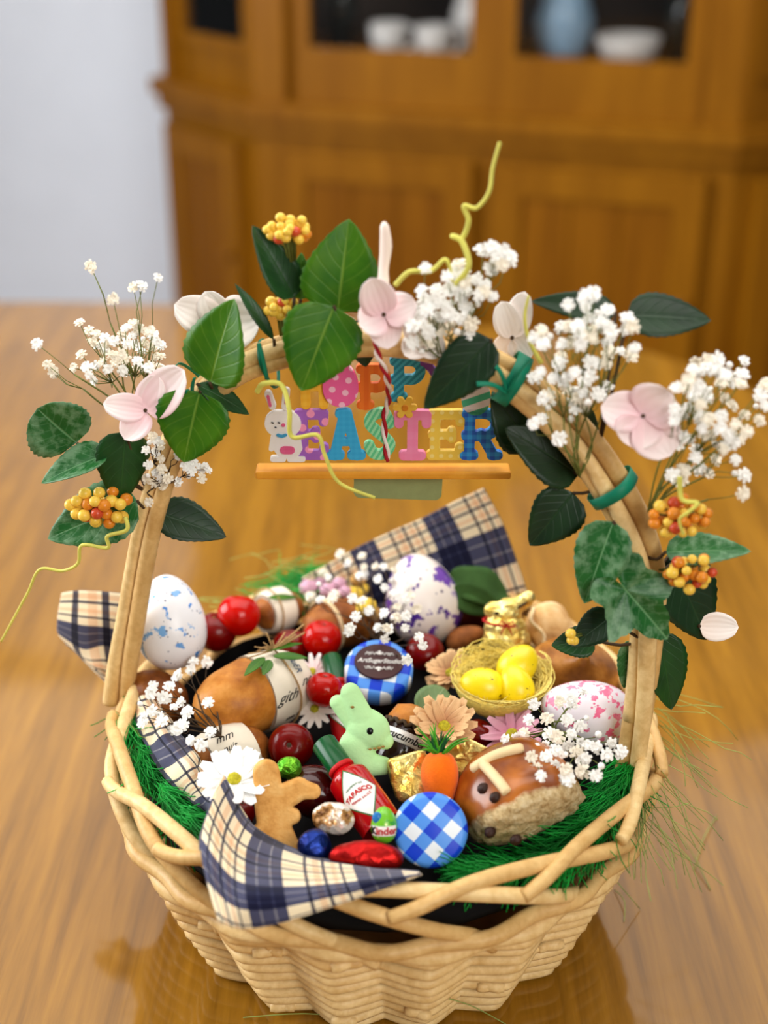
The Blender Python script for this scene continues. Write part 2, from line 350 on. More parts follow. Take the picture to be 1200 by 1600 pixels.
def obj(name, mb, mat, parent=None, world=False, smooth=True, ang=None, label=None):
    """link one mesh object; world=True: the shape is in world coordinates and is brought into the parent's frame"""
    me = mb.mesh(name, smooth) if isinstance(mb, MB) else mb
    if ang: sharp(me, ang)
    if world and parent is not None:
        bpy.context.view_layer.update(); me.transform(parent.matrix_world.inverted())
    for m in (mat if isinstance(mat, (list, tuple)) else [mat]): me.materials.append(m)
    o = bpy.data.objects.new(name, me); COL.objects.link(o)
    if parent is not None: o.parent = parent
    if label: o['label'] = label
    return o
def inst(name, me, parent, mat):
    o = bpy.data.objects.new(name, me); COL.objects.link(o); o.parent = parent; o.matrix_basis = mat; return o
def catmull(pts, n, closed=False):
    P = [V(p) for p in pts]; m = len(P); out = []; segs = m if closed else m - 1
    for k in range(n if closed else n + 1):
        t = k / n * segs; i = min(int(t), segs - 1); t -= i
        g = (lambda q: P[q % m]) if closed else (lambda q: P[max(0, min(m - 1, q))])
        a, b, c, d = g(i - 1), g(i), g(i + 1), g(i + 2)
        out.append(.5 * ((2 * b) + (c - a) * t + (2 * a - 5 * b + 4 * c - d) * t * t + (3 * b - a - 3 * c + d) * t ** 3))
    return out
def patch(rows, nu, nv, thick, uvf, wob=0.0, wsc=30):
    """smooth sheet through a net of control points"""
    rr = [catmull(r, nv - 1) for r in rows]; cols = [catmull([r[j] for r in rr], nu - 1) for j in range(nv)]
    def fn(u, v):
        q = cols[int(round(v * (nv - 1)))][int(round(u * (nu - 1)))]
        return q + V((0, -.6, .8)) * wob * noise.noise(q * wsc) if wob else q
    return MB().grid(nu, nv, fn, thick, uvf)
def shape2d(name, sdf, x0, x1, y0, y1, h, depth, bevel, mat3=None, seg=2):
    """outline where sdf<0 on a fine raster -> filled, extruded and bevelled solid (local XY plane)"""
    nx, ny = int((x1 - x0) / h) + 2, int((y1 - y0) / h) + 2
    X, Y = np.meshgrid(x0 + np.arange(nx) * h, y0 + np.arange(ny) * h, indexing='ij'); D = sdf(X, Y)
    D[0, :] = D[-1, :] = np.maximum(D[0, :], h); D[:, 0] = np.maximum(D[:, 0], h); D[:, -1] = np.maximum(D[:, -1], h)
    D = np.where(np.abs(D) < 1e-9, 1e-9, D); segs = {}
    def cut(a, b): t = D[a] / (D[a] - D[b]); return (X[a] + t * (X[b] - X[a]), Y[a] + t * (Y[b] - Y[a]))
    ins = D < 0; cells = np.argwhere((ins[:-1, :-1].astype(int) + ins[1:, :-1] + ins[1:, 1:] + ins[:-1, 1:]) % 4 != 0); nxt = {}; pos = {}
    for i, j in cells:
        c = [(i, j), (i + 1, j), (i + 1, j + 1), (i, j + 1)]; ent = []; ext = []
        for k in range(4):
            a, b = c[k], c[(k + 1) % 4]; key = (min(a, b), max(a, b))
            if ins[a] and not ins[b]: ext.append(key)
            if not ins[a] and ins[b]: ent.append(key)
            if ins[a] != ins[b]: pos[key] = cut(a, b)
        for a, b in zip(ext, ent): nxt[a] = b
    cu = bpy.data.curves.new(name, 'CURVE'); cu.dimensions = '2D'; cu.fill_mode = 'BOTH'; cu.extrude = depth / 2; cu.bevel_depth = bevel; cu.bevel_resolution = seg; cu.offset = -bevel
    seen = set()
    for k in list(nxt):
        if k in seen: continue
        loop = []
        while k in nxt and k not in seen: seen.add(k); loop.append(pos[k]); k = nxt[k]
        if len(loop) < 6: continue
        L = np.array(loop); L = (np.roll(L, 1, 0) + 2 * L + np.roll(L, -1, 0)) / 4; L = L[::2] if len(L) > 24 else L
        sp = cu.splines.new('POLY'); sp.points.add(len(L) - 1); sp.use_cyclic_u = True
        for q, p in zip(sp.points, L): q.co = (p[0], p[1], 0, 1)
    return curve_mesh(cu, name, mat3)
def curve_mesh(cu, name, mat3=None):
    o = bpy.data.objects.new(name, cu); COL.objects.link(o); dg = bpy.context.evaluated_depsgraph_get()
    me = bpy.data.meshes.new_from_object(o.evaluated_get(dg)); me.name = name; bpy.data.objects.remove(o); bpy.data.curves.remove(cu)
    me.materials.clear()
    if mat3 is not None: me.transform(mat3)
    return me
def cap(X, Y, ax, ay, bx, by, ra, rb=None):
    rb = ra if rb is None else rb; dx, dy = bx - ax, by - ay; t = np.clip(((X - ax) * dx + (Y - ay) * dy) / max(dx * dx + dy * dy, 1e-12), 0, 1)
    return np.hypot(X - ax - t * dx, Y - ay - t * dy) - (ra + (rb - ra) * t)
def caps(lst): return lambda X, Y: np.minimum.reduce([cap(X, Y, *c) for c in lst])
def text(name, s, size, mat, m4, parent, ext=.00015, shear=0.0, fn=None, bold=0.0, spacing=1.0):
    cu = bpy.data.curves.new(name, 'FONT'); cu.body = s; cu.size = size; cu.extrude = ext; cu.shear = shear; cu.align_x = 'CENTER'; cu.align_y = 'CENTER'; cu.offset = bold; cu.space_character = spacing
    me = curve_mesh(cu, name)
    if fn:
        bm = bmesh.new(); bm.from_mesh(me); bmesh.ops.triangulate(bm, faces=bm.faces)
        bmesh.ops.subdivide_edges(bm, edges=[e for e in bm.edges if e.calc_length() > size * .25], cuts=1)
        for v in bm.verts: v.co = fn(v.co)
        bm.to_mesh(me); bm.free()
    if m4 is not None: me.transform(m4)
    return obj(name, me, mat, parent)
def blob(name, balls, voxel=.0012, smooth=6, m4=None):
    """fused solid of overlapping ellipsoids (centre, radii) via voxel remesh"""
    b = MB()
    for c, r in balls: b.ell(c, r, n=20, m=14)
    me = b.mesh(name); o = bpy.data.objects.new(name, me); COL.objects.link(o)
    rm = o.modifiers.new('r', 'REMESH'); rm.mode = 'VOXEL'; rm.voxel_size = voxel
    sm = o.modifiers.new('s', 'SMOOTH'); sm.iterations = smooth; sm.factor = .5
    dg = bpy.context.evaluated_depsgraph_get(); out = bpy.data.meshes.new_from_object(o.evaluated_get(dg)); out.name = name
    bpy.data.objects.remove(o); bpy.data.meshes.remove(me)
    if m4 is not None: out.transform(m4)
    out.polygons.foreach_set('use_smooth', [True] * len(out.polygons)); return out
def eggprof(r, h, n=18, k=.16):
    return [(r * math.sin(math.pi * i / n) * (1 - k * math.cos(math.pi * i / n) * -1 * -1), -h * math.cos(math.pi * i / n)) if 0 else
            (max(1e-7, r * math.sin(math.pi * i / n) * (1 + k * math.cos(math.pi * i / n))), -h * math.cos(math.pi * i / n)) for i in range(n + 1)]
def ctr(name, label, cat, p, group=None): return thing(name, label, cat, V(p), group)

# ================================================================== SETTING
YAW = R(-19.5); CF = Matrix.Translation((.246, 2.33, 0)) @ Matrix.Rotation(YAW, 4, 'Z')     # cabinet frame: x along its front, y to the wall
ZF = -.75
def struct(name, mb, mat, smooth=False):
    o = obj(name, mb, mat, smooth=smooth); o['kind'] = 'structure'; return o
struct('floor', MB().box((-3.2, -3.2, ZF - .05), (3.4, 4.6, ZF)), M['floor'])
struct('wall_back', MB().box((-2.9, .56, ZF), (2.6, .66, 1.85), CF), M['wall'])
struct('ceiling', MB().box((-3.2, -3.2, 2.05), (3.4, 4.6, 2.1)), M['ceil'])
bsb = MB().box((-2.9, .53, ZF), (-1.02, .56, ZF + .11), CF); struct('baseboard_back', bsb, M['wall'])
# dining table
tt = thing('dining_table', 'polished oak dining table with a rounded far edge under the basket', 'table', (0, .2, 0))
outl = [(-1.25, 1.40), (-.64, 1.485), (-.1, 1.42), (.30, 1.29), (.50, 1.09), (.62, .75), (.70, .2), (.72, -.5), (.6, -1.15), (0, -1.3), (-.8, -1.25), (-1.4, -.9), (-1.6, .3), (-1.5, 1.1)]
oc = [(p.x, p.y) for p in catmull([V((x, y, 0)) for x, y in outl], 90, True)]
obj('table_top', MB().prism(oc, -.032, 0), M['table'], tt, True, False)
for lx, ly in ((-1.2, 1.0), (.25, .9), (.4, -.8), (-1.2, -.8)):
    obj('leg', MB().box((lx - .04, ly - .04, ZF), (lx + .04, ly + .04, -.032)), M['table'], tt, True, False)
# display cabinet
ca = thing('display_cabinet', 'tall pine display cabinet with glazed upper doors against the white wall', 'cabinet', CF)
cs_, cc_ = math.sin(R(35)), math.cos(R(35)); XL, XR, CL = -.577, .52, .45
def foot(o, cx=0.0, back=.54):
    return [(XL - o * .3, -o), (XR + o * .3, -o), (XR + CL * cc_ + o, CL * cs_ - o * .4), (XR + CL * cc_ + o, back), (XL - CL * cc_ - o, back), (XL - CL * cc_ - o, CL * cs_ - o * .4)]
obj('lower_carcass', MB().prism(foot(0), ZF + .08, .10), M['cab'], ca, smooth=False)
obj('plinth', MB().prism(foot(-.015), ZF, ZF + .08), M['cab'], ca, smooth=False)
obj('ledge', MB().prism(foot(.035), .135, .172), M['cab'], ca, smooth=False)
obj('ledge_moulding', MB().prism(foot(.018), .10, .135), M['cab'], ca, smooth=False)
obj('upper_sill', MB().prism(foot(-.03), .172, .262), M['cab'], ca, smooth=False)
obj('top_cornice', MB().prism(foot(.03), 1.27, 1.36), M['cab'], ca, smooth=False)
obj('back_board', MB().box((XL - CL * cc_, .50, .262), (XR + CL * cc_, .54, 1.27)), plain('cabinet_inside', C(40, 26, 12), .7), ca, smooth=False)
obj('shelf', MB().prism(foot(-.05), .60, .615), M['cab'], ca, smooth=False)
def panel_door(x0, x1, name, m4=Matrix()):
    d = obj(name, MB().box((x0, -.018, ZF + .12), (x1, -.001, .068), m4), M['cab'], ca, smooth=False)
    fr = MB(); z0, z1, t = ZF + .12, .068, .065
    for a in (((x0, z0), (x0 + t, z1)), ((x1 - t, z0), (x1, z1)), ((x0 + t, z0), (x1 - t, z0 + t)), ((x0 + t, z1 - t), (x1 - t, z1))):
        obj('frame_rail', MB().box((a[0][0], -.03, a[0][1]), (a[1][0], -.018, a[1][1]), m4), M['cab'], d, smooth=False)
    n = 3; ww = (x1 - x0 - 2 * t) / n
    for k in range(n):
        obj('board', MB().box((x0 + t + k * ww + .002, -.023, z0 + t), (x0 + t + (k + 1) * ww - .002, -.018, z1 - t), m4), M['cabv'], d, smooth=False)
    kb = MB().lathe([(.006, 0), (.006, .012), (.013, .018), (.012, .026), (0.0001, .028)], 14, m4 @ Matrix.Translation((x1 - .03, -.03, -.2)) @ Matrix.Rotation(R(90), 4, 'X'))
    obj('knob', kb, M['cab'], d)
panel_door(XL + .07, -.045, 'lower_door'); panel_door(.005, XR - .055, 'lower_door')
LFm = Matrix.Translation((XL - CL * cc_, CL * cs_, 0)) @ Matrix.Rotation(R(-35), 4, 'Z'); RFm = Matrix.Translation((XR, 0, 0)) @ Matrix.Rotation(R(35), 4, 'Z')
panel_door(.04, CL - .05, 'lower_side_door', LFm); panel_door(.05, CL - .04, 'lower_side_door', RFm)
gm = NT('window_glass'); gl = gm.n('BsdfGlossy'); gl.inputs['Roughness'].default_value = .03; tr = gm.n('BsdfTransparent'); mx = gm.n('MixShader'); fz = gm.n('Fresnel'); fz.inputs[0].default_value = 1.45
gm.l(fz.outputs[0], mx.inputs[0]); gm.l(tr.outputs[0], mx.inputs[1]); gm.l(gl.outputs[0], mx.inputs[2]); gm.l(mx.outputs[0], gm.out.inputs[0]); M['glass'] = gm.m
def glass_door(x0, x1, m4=Matrix(), off=.03):
    d = thing('glazed_door', None, None); d.parent = ca; z0, z1, t = .262, 1.27, .05
    for a in (((x0, z0), (x0 + t, z1)), ((x1 - t, z0), (x1, z1)), ((x0 + t, z0), (x1 - t, z0 + .028)), ((x0 + t, z1 - t), (x1 - t, z1))):
        obj('door_rail', MB().box((a[0][0], off, a[0][1]), (a[1][0], off + .025, a[1][1]), m4), M['cab'], d, smooth=False)
    obj('pane', MB().box((x0 + t, off + .010, z0 + .028), (x1 - t, off + .014, z1 - t), m4), M['glass'], d, smooth=False)
for a in ((XL, XL + .075), (XR - .075, XR)):
    obj('stile', MB().box((a[0], .0, .172), (a[1], .06, 1.27)), M['cab'], ca, smooth=False)
glass_door(XL + .075, -.022); glass_door(-.022, XR - .075); glass_door(.03, CL - .03, LFm, .02); glass_door(.03, CL - .03, RFm, .02)
for m4, xx in ((LFm, 0), (LFm, CL - .03), (RFm, 0), (RFm, CL - .03)):
    obj('stile', MB().box((xx, .0, .172), (xx + .03, .05, 1.27), m4), M['cab'], ca, smooth=False)
# crockery seen behind the panes
M['china'] = plain('white_china', C(236, 234, 230), .2, .02, 30, 0, coat=.5); M['chinab'] = plain('blue_china', C(150, 186, 214), .2, .1, 60, 0, coat=.5)
M['chinal'] = plain('lilac_china', C(186, 164, 190), .25, .1, 60, 0); M['smoke'] = plain('dark_bottle_glass', C(30, 34, 30), .1, .2, 30, 0, coat=.8)
def crock(name, label, cat, x, y, z, prof, mat, group=None, handle=0, m4=CF):
    t = thing(name, label, cat, m4 @ Matrix.Translation((x, y, z + .001)), group); obj('body', MB().lathe(prof, 24), mat, t)
    if handle: obj('handle', MB().tube([(handle * .9, 0, .07), (handle * 1.5, 0, .065), (handle * 1.6, 0, .04), (handle * 1.3, 0, .02), (handle * .85, 0, .018)], .005, 8), mat, t)
cup = [(.02, 0), (.026, .006), (.04, .03), (.044, .075), (.041, .075), (.036, .03), (.0001, .012)]
jug = [(.04, 0), (.06, .04), (.066, .09), (.05, .14), (.042, .17), (.05, .19), (.047, .19), (.038, .165), (.0001, .02)]
bot = [(.035, 0), (.036, .12), (.03, .15), (.012, .17), (.012, .23), (.0001, .23)]
crock('china_cup', 'white china cup standing low behind the middle glazed cabinet door', 'cup', -.30, .14, .262, cup, M['china'], handle=.044)
crock('china_cup', 'second white cup nearest the central cabinet stile behind glass', 'cup', -.185, .12, .262, cup, M['china'], handle=.044)
crock('china_jug', 'tall white china jug behind the glass beside the central stile', 'jug', -.105, .22, .262, jug, M['china'])
crock('blue_jug', 'pale blue china jug behind the glazed door near the central stile', 'jug', .10, .18, .262, jug, M['chinab'])
crock('china_bowl', 'white china bowl beside the pale blue jug in the cabinet', 'bowl', .255, .12, .262, [(.03, 0), (.06, .03), (.072, .07), (.068, .07), (.055, .03), (.0001, .01)], M['china'])
crock('dark_bottle', 'dark glass bottle behind the far end of the glazed door', 'bottle', .36, .18, .262, bot, M['smoke'])
crock('dark_bottle', 'dark glass bottle behind the pane beside the corner stile', 'bottle', -.43, .18, .262, bot, M['smoke'])
crock('cream_pot', 'cream china pot behind the narrow canted cabinet pane by wall', 'pot', .13, .12, .262, jug, plain('cream_china', C(222, 214, 190), .3), None, 0, CF @ LFm)
crock('lilac_cup', 'lilac china cup low behind the narrow canted cabinet pane', 'cup', .28, .11, .262, [(r * 1.2, z * 1.3) for r, z in cup], M['chinal'], None, .05, CF @ LFm)

# ================================================================== BASKET
bk = thing('wicker_basket', 'round peeled willow basket with a tall arched handle on the table', 'basket', (0, 0, 0))
NC, NR = 18, 9
def tri(x): return .72 * 2 / math.pi * math.asin(max(-1, min(1, math.cos(x)))) + .22 * math.cos(x)
def rz(z): return .1345 + .0395 * (max(z, 0) / .09) ** .85
obj('base', MB().lathe([(.0001, .003), (.125, .003), (.128, .006), (.125, .010), (.0001, .010)], 60), M['willow_d'], bk)
for i in range(NR):
    z = .0052 + i * .0101
    for k in range(3):
        a0 = 2 * math.pi * (k / 3) + i * 2.4; span = 2 * math.pi / 3 + .10; pts = []; n = 112
        for q in range(n + 1):
            a = a0 + span * q / n; e = min(q, n - q) / n
            r = rz(z) + .0068 * tri(NC * a + .04 * i) + (.0035 * max(0, 1 - e * 30))
            pts.append((r * math.cos(a), r * math.sin(a), z + .0007 * math.sin(NC * a * .5 + i * 1.7 + k) + .0005 * math.sin(5 * a + i)))
        rad = [.0039 + .0003 * math.sin(q * .21 + i) for q in range(n + 1)]; rad[0] = rad[-1] = .0030
        obj('weaver', MB().tube(pts, rad, 8), M['willow'] if (i + k) % 3 else M['willow2'], bk)
for i in range(NC):
    a = 2 * math.pi * i / NC
    pts = [((rz(z) + .0015) * math.cos(a), (rz(z) + .0015) * math.sin(a), z) for z in (.006, .03, .06, .088)]
    pts = [((rz(z) - .004) * math.cos(a), (rz(z) - .004) * math.sin(a), z) for z in (.006, .03, .06, .09)]
    obj('stake', MB().tube(pts, .004, 7), M['willow2'], bk)
for i, (zz, rr) in enumerate(((.0945, .1775), (.104, .1815))):
    pts = [((rr + .0028 * math.cos(NC * a + i * math.pi)) * math.cos(a), (rr + .0028 * math.cos(NC * a + i * math.pi)) * math.sin(a), zz + .002 * math.sin(NC / 3 * a + i)) for a in [2 * math.pi * q / 150 for q in range(150)]]
    obj('wale_rod', MB().tube(pts, .0052, 9, True), M['willow2'] if i else M['willow'], bk)
for i in range(15):
    a0 = 2 * math.pi * i / 15 + .1; key = [(0, .168, .080), (-.10, .1765, .100), (-.25, .185, .118), (-.45, .1865, .135), (-.70, .1785, .1425), (-.95, .1805, .1455), (-1.13, .1875, .1385), (-1.22, .1905, .135)]
    jit = random.uniform(-.03, .03); pts = catmull([V((r * math.cos(a0 + d + jit), r * math.sin(a0 + d + jit), z + random.uniform(-.0012, .0012))) for d, r, z in key], 40)
    obj('border_rod', MB().tube(pts, [.0042 + .0008 * math.sin(q / 40 * 3) for q in range(41)], 9), M['willow'] if i % 2 else M['willow2'], bk)
harch = [(186, 1098), (193, 1045), (209, 960), (240, 805), (290, 672), (360, 590), (470, 548), (600, 532), (710, 548), (800, 592), (885, 665), (945, 745), (992, 835), (1013, 920), (1012, 1010), (1003, 1110), (986, 1222)]
hpt = [atY(px, py, HY(px)) for px, py in harch]
hc = catmull(hpt, 110)
for k in range(4):
    pts = []
    for q, p in enumerate(hc):
        s = q / 110; T = (hc[min(q + 1, 110)] - hc[max(q - 1, 0)]).normalized(); nrm = V((0, -1, 0)); sd = T.cross(nrm).normalized()
        a = 2 * math.pi * k / 4 + .9 * math.sin(s * 5 + k) + .5; sp = .0060 + .0018 * math.sin(s * math.pi)
        pts.append(p + (sd * math.cos(a) + nrm * math.sin(a)) * sp)
    lo, hi = (0, 111) if k < 2 else (3 + k, 108 - k)
    obj('handle_rod', MB().tube(pts[lo:hi], [.0053 + .0006 * math.sin(q * .13 + k * 2) for q in range(lo, hi)], 10), M['willow'] if k % 2 else M['willow2'], bk)

def deepen(me):                      # the basket is a little longer towards the back than towards the front
    for v in me.vertices:
        if v.co.y > 0: v.co.y *= 1.14
for ch in bk.children:
    if not ch.name.startswith('handle'): deepen(ch.data)
# ================================================================== CLOTH AND FILLING
nk = thing('plaid_napkin', 'navy and cream plaid cloth lining the basket with corners over the rim', 'napkin', (0, 0, .1))
def lin(u, v):
    a = 2 * math.pi * v; r = .163 * min(1, u * 1.12); z = .094 + .018 * (1 - (r / .163) ** 2) + (.030 * max(0, (u - .88) / .12))
    return V((r * math.cos(a), r * math.sin(a), z + .003 * noise.noise(V((r * math.cos(a), r * math.sin(a), 0)) * 40)))
obj('liner', MB().grid(16, 61, lin, 0, lambda u, v: (u * 2.2 * math.cos(2 * math.pi * v) + .1, u * 2.2 * math.sin(2 * math.pi * v) + .1)), plain('gap_shade_cloth', C(9, 8, 10), .95, .2, 80, .2), nk, True)  # near-black liner colour paints in the dark of gaps between the goods
Zp = lambda l: [atZ(*q) for q in l]
Yp = lambda l: [atY(*q) for q in l]
lo_ = nk.children[0]
for v in lo_.data.vertices:
    if v.co.y > 0: v.co.y *= 1.14
front = [Zp([(352, 1212, .172), (392, 1285, .150), (462, 1325, .142), (545, 1348, .140), (655, 1360, .138)]),
         Zp([(330, 1258, .172), (374, 1325, .160), (460, 1352, .154), (548, 1360, .151), (656, 1363, .148)]),
         Zp([(314, 1330, .166), (372, 1392, .164), (466, 1394, .160), (556, 1382, .157), (657, 1366, .152)]),
         Zp([(340, 1438, .150), (384, 1452, .148), (475, 1432, .150), (566, 1402, .150), (660, 1368, .150)])]
obj('front_corner', patch(front, 30, 42, .0012, lambda u, v: (v * 2.1 + .40, .12 + u * 1.5), .003, 45), M['plaid'], nk, True)
lip = [Zp([(314, 1330, .166), (330, 1258, .172), (350, 1210, .173)]), Zp([(318, 1300, .150), (338, 1262, .158), (372, 1252, .158)]), Zp([(352, 1318, .136), (372, 1300, .136), (398, 1296, .138)])]
obj('front_fold', patch(lip, 14, 16, .0012, lambda u, v: (v * .4 + .1, u * .5 + .62), .002, 45), M['plaid'], nk, True)
left = [Zp([(203, 1092, .140), (226, 1160, .140), (262, 1218, .138), (300, 1252, .138), (335, 1275, .140)]),
        Zp([(222, 1088, .150), (252, 1146, .152), (292, 1196, .158), (316, 1236, .150), (345, 1262, .152)]),
        Zp([(236, 1082, .144), (276, 1140, .146), (308, 1182, .150), (328, 1216, .148), (356, 1240, .146)])]
obj('side_fold', patch(left, 18, 40, .0012, lambda u, v: (v * 2.0 + .45, u * .7 + .25), .010, 60), M['plaid'], nk, True)
lb = [Yp([(96, 926, .105), (128, 922, .10), (160, 923, .095), (215, 930, .09)]), Yp([(90, 965, .098), (128, 972, .088), (162, 975, .085), (215, 985, .085)]),
      Yp([(91, 992, .096), (130, 1016, .084), (164, 1012, .082), (215, 1020, .082)]), Yp([(112, 1012, .092), (140, 1040, .08), (172, 1052, .074), (215, 1060, .08)])]
obj('outer_corner', patch(lb, 24, 26, .0014, lambda u, v: (.45 + v * .40, .56 + u * 1.2), .003, 40), M['plaid'], nk, True)
lb2 = [Yp([(100, 1005, .100), (140, 1030, .086), (190, 1040, .08)]), Yp([(122, 1022, .092), (150, 1052, .075), (190, 1072, .07)]), Yp([(150, 1046, .088), (172, 1070, .068), (196, 1098, .060)])]
obj('outer_underfold', patch(lb2, 12, 14, .0012, lambda u, v: (v * .8 + .1, u * .6 + .3), .002, 40), M['plaid'], nk, True)
bc = [Yp([(470, 905, .172), (566, 852, .190), (662, 808, .196), (756, 762, .198)]), Yp([(490, 950, .165), (590, 905, .178), (690, 865, .184), (790, 828, .188)]), Yp([(520, 1000, .155), (610, 970, .165), (720, 950, .170), (824, 925, .172)])]
obj('back_corner', patch(bc, 30, 40, .0014, lambda u, v: (.9 - 2.6 * (1 - v), .48 + u * 1.15), .002, 35), M['plaid'], nk, True)

def grass(name, label, regions, n, mat, rad=.00038):
    b = MB()
    for _ in range(n):
        (px, py, z, sx, sy, dx, dy, ln) = random.choice(regions)
        p = atZ(px + random.gauss(0, sx), py + random.gauss(0, sy), z + random.uniform(-.006, .008)); s = mpp(p)
        d = (V((dx, -dy * .9, dy * -.25)) * s).normalized(); d = (d + V((random.gauss(0, .3), random.gauss(0, .3), random.gauss(0, .12)))).normalized(); pts = [p]
        for q in range(5):
            d = (d + V((random.gauss(0, .2), random.gauss(0, .2), random.gauss(0, .12) - .02))).normalized(); pts.append(pts[-1] + d * ln / 5 * random.uniform(.7, 1.3))
        b.tube(pts, rad, 3)
    o = obj(name, b, mat); tag(o, label, 'grass', None, 'stuff'); return o
grass('shredded_grass', 'bright green shredded grass filling inside the rim behind the hot cross bun',
      [(982, 1200, .134, 7, 14, -.5, .9, .032), (955, 1250, .133, 11, 12, -.8, .7, .036), (925, 1296, .128, 13, 8, -1, .7, .034), (880, 1330, .124, 14, 5, -1, .6, .032), (815, 1352, .124, 15, 3, -1, .3, .030), (765, 1362, .126, 10, 3, -1, .2, .026)], 2000, M['grass'])
grass('shredded_grass', 'green shredded grass between the wicker rim and plaid fold under baby\'s breath',
      [(200, 1120, .136, 4, 12, .4, 1, .028), (218, 1180, .136, 5, 12, .6, 1, .03), (256, 1235, .136, 6, 9, .8, .9, .03), (288, 1272, .136, 7, 7, 0.9, .6, .028)], 800, M['grass'])
grass('shredded_grass', 'blurred green shredded grass tuft behind the dried flowers at the far rim', [(455, 905, .150, 18, 10, 1, -.2, .03), (420, 925, .150, 22, 8, 1, 0, .03)], 200, M['grass'])
grass('shredded_grass', 'fine pale green strands straying over the rim beside the handle foot',
      [(1030, 1120, .140, 14, 22, .4, .6, .05), (1020, 1190, .135, 14, 26, .3, .9, .06), (1000, 1260, .125, 14, 16, .3, .9, .05), (440, 880, .165, 40, 14, 1, .2, .04), (330, 935, .150, 30, 8, 1, .2, .03), (190, 1130, .138, 8, 30, .3, 1, .03)], 90, M['hay'], .0003)
tw = MB()
for a, b_, z0 in (((880, 1290), (1000, 1420), .10), ((700, 1560), (790, 1600), .03), ((1050, 1290), (1110, 1390), .001), ((960, 1390), (975, 1440), .001), ((1085, 1360), (1120, 1275), .001), ((380, 1590), (560, 1592), .001), ((900, 1395), (925, 1410), .001)):
    p, q = atZ(a[0], a[1], z0), atZ(b_[0], b_[1], .0008 if z0 < .05 else .001); mid = (p + q) / 2 + V((random.uniform(-.006, .006), 0, .004)); tw.tube(catmull([p, mid, q], 8), .00035, 4)
tag(obj('hay_strands', tw, M['hay']), 'thin loose hay strands lying on the table in front of the basket', 'strands', None, 'stuff')

# ================================================================== GOODS IN THE BASKET
def egg_thing(name, label, px, py, z, wpx, hpx, mat, elev, roll, group=None, cat='egg', az=0, k=.16):
    p = atZ(px, py, z); s = mpp(p); t = thing(name, label, cat, frame(p, elev, az, roll) @ Matrix.Rotation(R(-90), 4, 'X'), group)
    o = obj('shell', MB().lathe(eggprof(wpx * s / 2, hpx * s / 2, 22, k), 32), mat, t); return t
egg_thing('painted_egg', 'upright white egg with pale blue splashes beside the basket handle', 266, 972, .182, 110, 150, M['eggblue'], 20, 3)
egg_thing('painted_egg', 'large cream egg with dark purple splashes before the plaid corner', 660, 937, .160, 117, 146, M['eggpurp'], 25, 16)
egg_thing('painted_egg', 'white egg with pink splashes lying by the handle foot', 918, 1112, .152, 98, 148, M['eggpink'], 35, 84)
def tomato(px, py, z, rpx, label, mat, elev=60, az=0, scar=False, grp=None):
    p = atZ(px, py, z); s = mpp(p); r = rpx * s; t = thing('cherry_tomato', label, 'tomato', frame(p, elev, az, 0), grp)
    prof = [(.0001, -.93), (.35, -.90), (.68, -.70), (.90, -.40), (1, 0), (.95, .38), (.74, .70), (.45, .87), (.2, .88), (.06, .80), (.0001, .78)]
    obj('fruit', MB().lathe([(x.y * r, x.z * r) for x in catmull([V((0, a, b)) for a, b in prof], 24)], 28), mat, t)
    st = MB().ell((0, 0, .80 * r), (r * .10, r * .10, r * .05), None, 10, 6)
    if scar: st.ell((0, 0, .80 * r), (r * .22, r * .22, r * .04), None, 12, 6)
    obj('stem_scar', st, M['stemd'], t)
tomato(373, 962, .158, 34, 'bright red cherry tomato uppermost beside the blue splashed egg', M['tomato'], 70, 160)
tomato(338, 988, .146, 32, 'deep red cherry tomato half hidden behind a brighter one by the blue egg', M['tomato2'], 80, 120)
tomato(503, 999, .150, 31, 'bright red cherry tomato in front of the brown twine-tied bread', M['tomato'], 80, 120)
tomato(506, 1078, .152, 28, 'bright red cherry tomato just behind the mint rabbit ears', M['tomato'], 80, 140)
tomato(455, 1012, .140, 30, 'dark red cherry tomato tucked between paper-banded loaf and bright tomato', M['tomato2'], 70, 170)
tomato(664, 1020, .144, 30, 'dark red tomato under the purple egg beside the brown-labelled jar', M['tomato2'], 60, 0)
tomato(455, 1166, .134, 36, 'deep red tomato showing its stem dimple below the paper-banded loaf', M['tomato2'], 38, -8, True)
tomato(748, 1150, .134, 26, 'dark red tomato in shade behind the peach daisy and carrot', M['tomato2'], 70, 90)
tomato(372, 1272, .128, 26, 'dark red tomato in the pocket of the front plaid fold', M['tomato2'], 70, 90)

# --- loaves
def loaf(label, A, B, r, mat, cat='bread', band=None, bumps=True, name='bread_roll', egg=.0):
    a, b = V(A), V(B); t = thing(name, label, cat, axframe(a, b)); L = (b - a).length; n = 26
    bd = MB(); prof = []
    for i in range(n + 1):
        u = i / n; rr = r * (max(0, 1 - abs(2 * u - 1) ** 2.6)) ** .5; prof.append((max(rr, 1e-5), u * L))
    bd.lathe(prof, 36, None, 1, .95); out = []
    for v in bd.v:
        q = V(v); f = noise.noise(q * 60) * .0016 + noise.noise(q * 140) * .0006; ax = V((0, 0, q.z)); d = q - ax
        ang = math.atan2(d.y, d.x)
        cre = -.0022 * math.exp(-((ang + .95) / .09) ** 2) if bumps else 0
        out.append(tuple(ax + d * (1 + (f + cre) / max(r, 1e-4))))
    bd.v = out; obj('crust', bd, mat, t)
    if band:
        u0, u1 = band; bp = MB(); pr = []
        for i in range(9):
            u = u0 + (u1 - u0) * i / 8; pr.append((r * (1 - abs(2 * u - 1) ** 2.6) ** .5 + .0022, u * L))
        pr2 = [(x - .0008, z) for x, z in reversed(pr)]; bp.lathe(pr + pr2 + [pr[0]], 40, None, 1, .95)
        obj('paper_band', bp, M['paper'], t, ang=50)
    return t, L
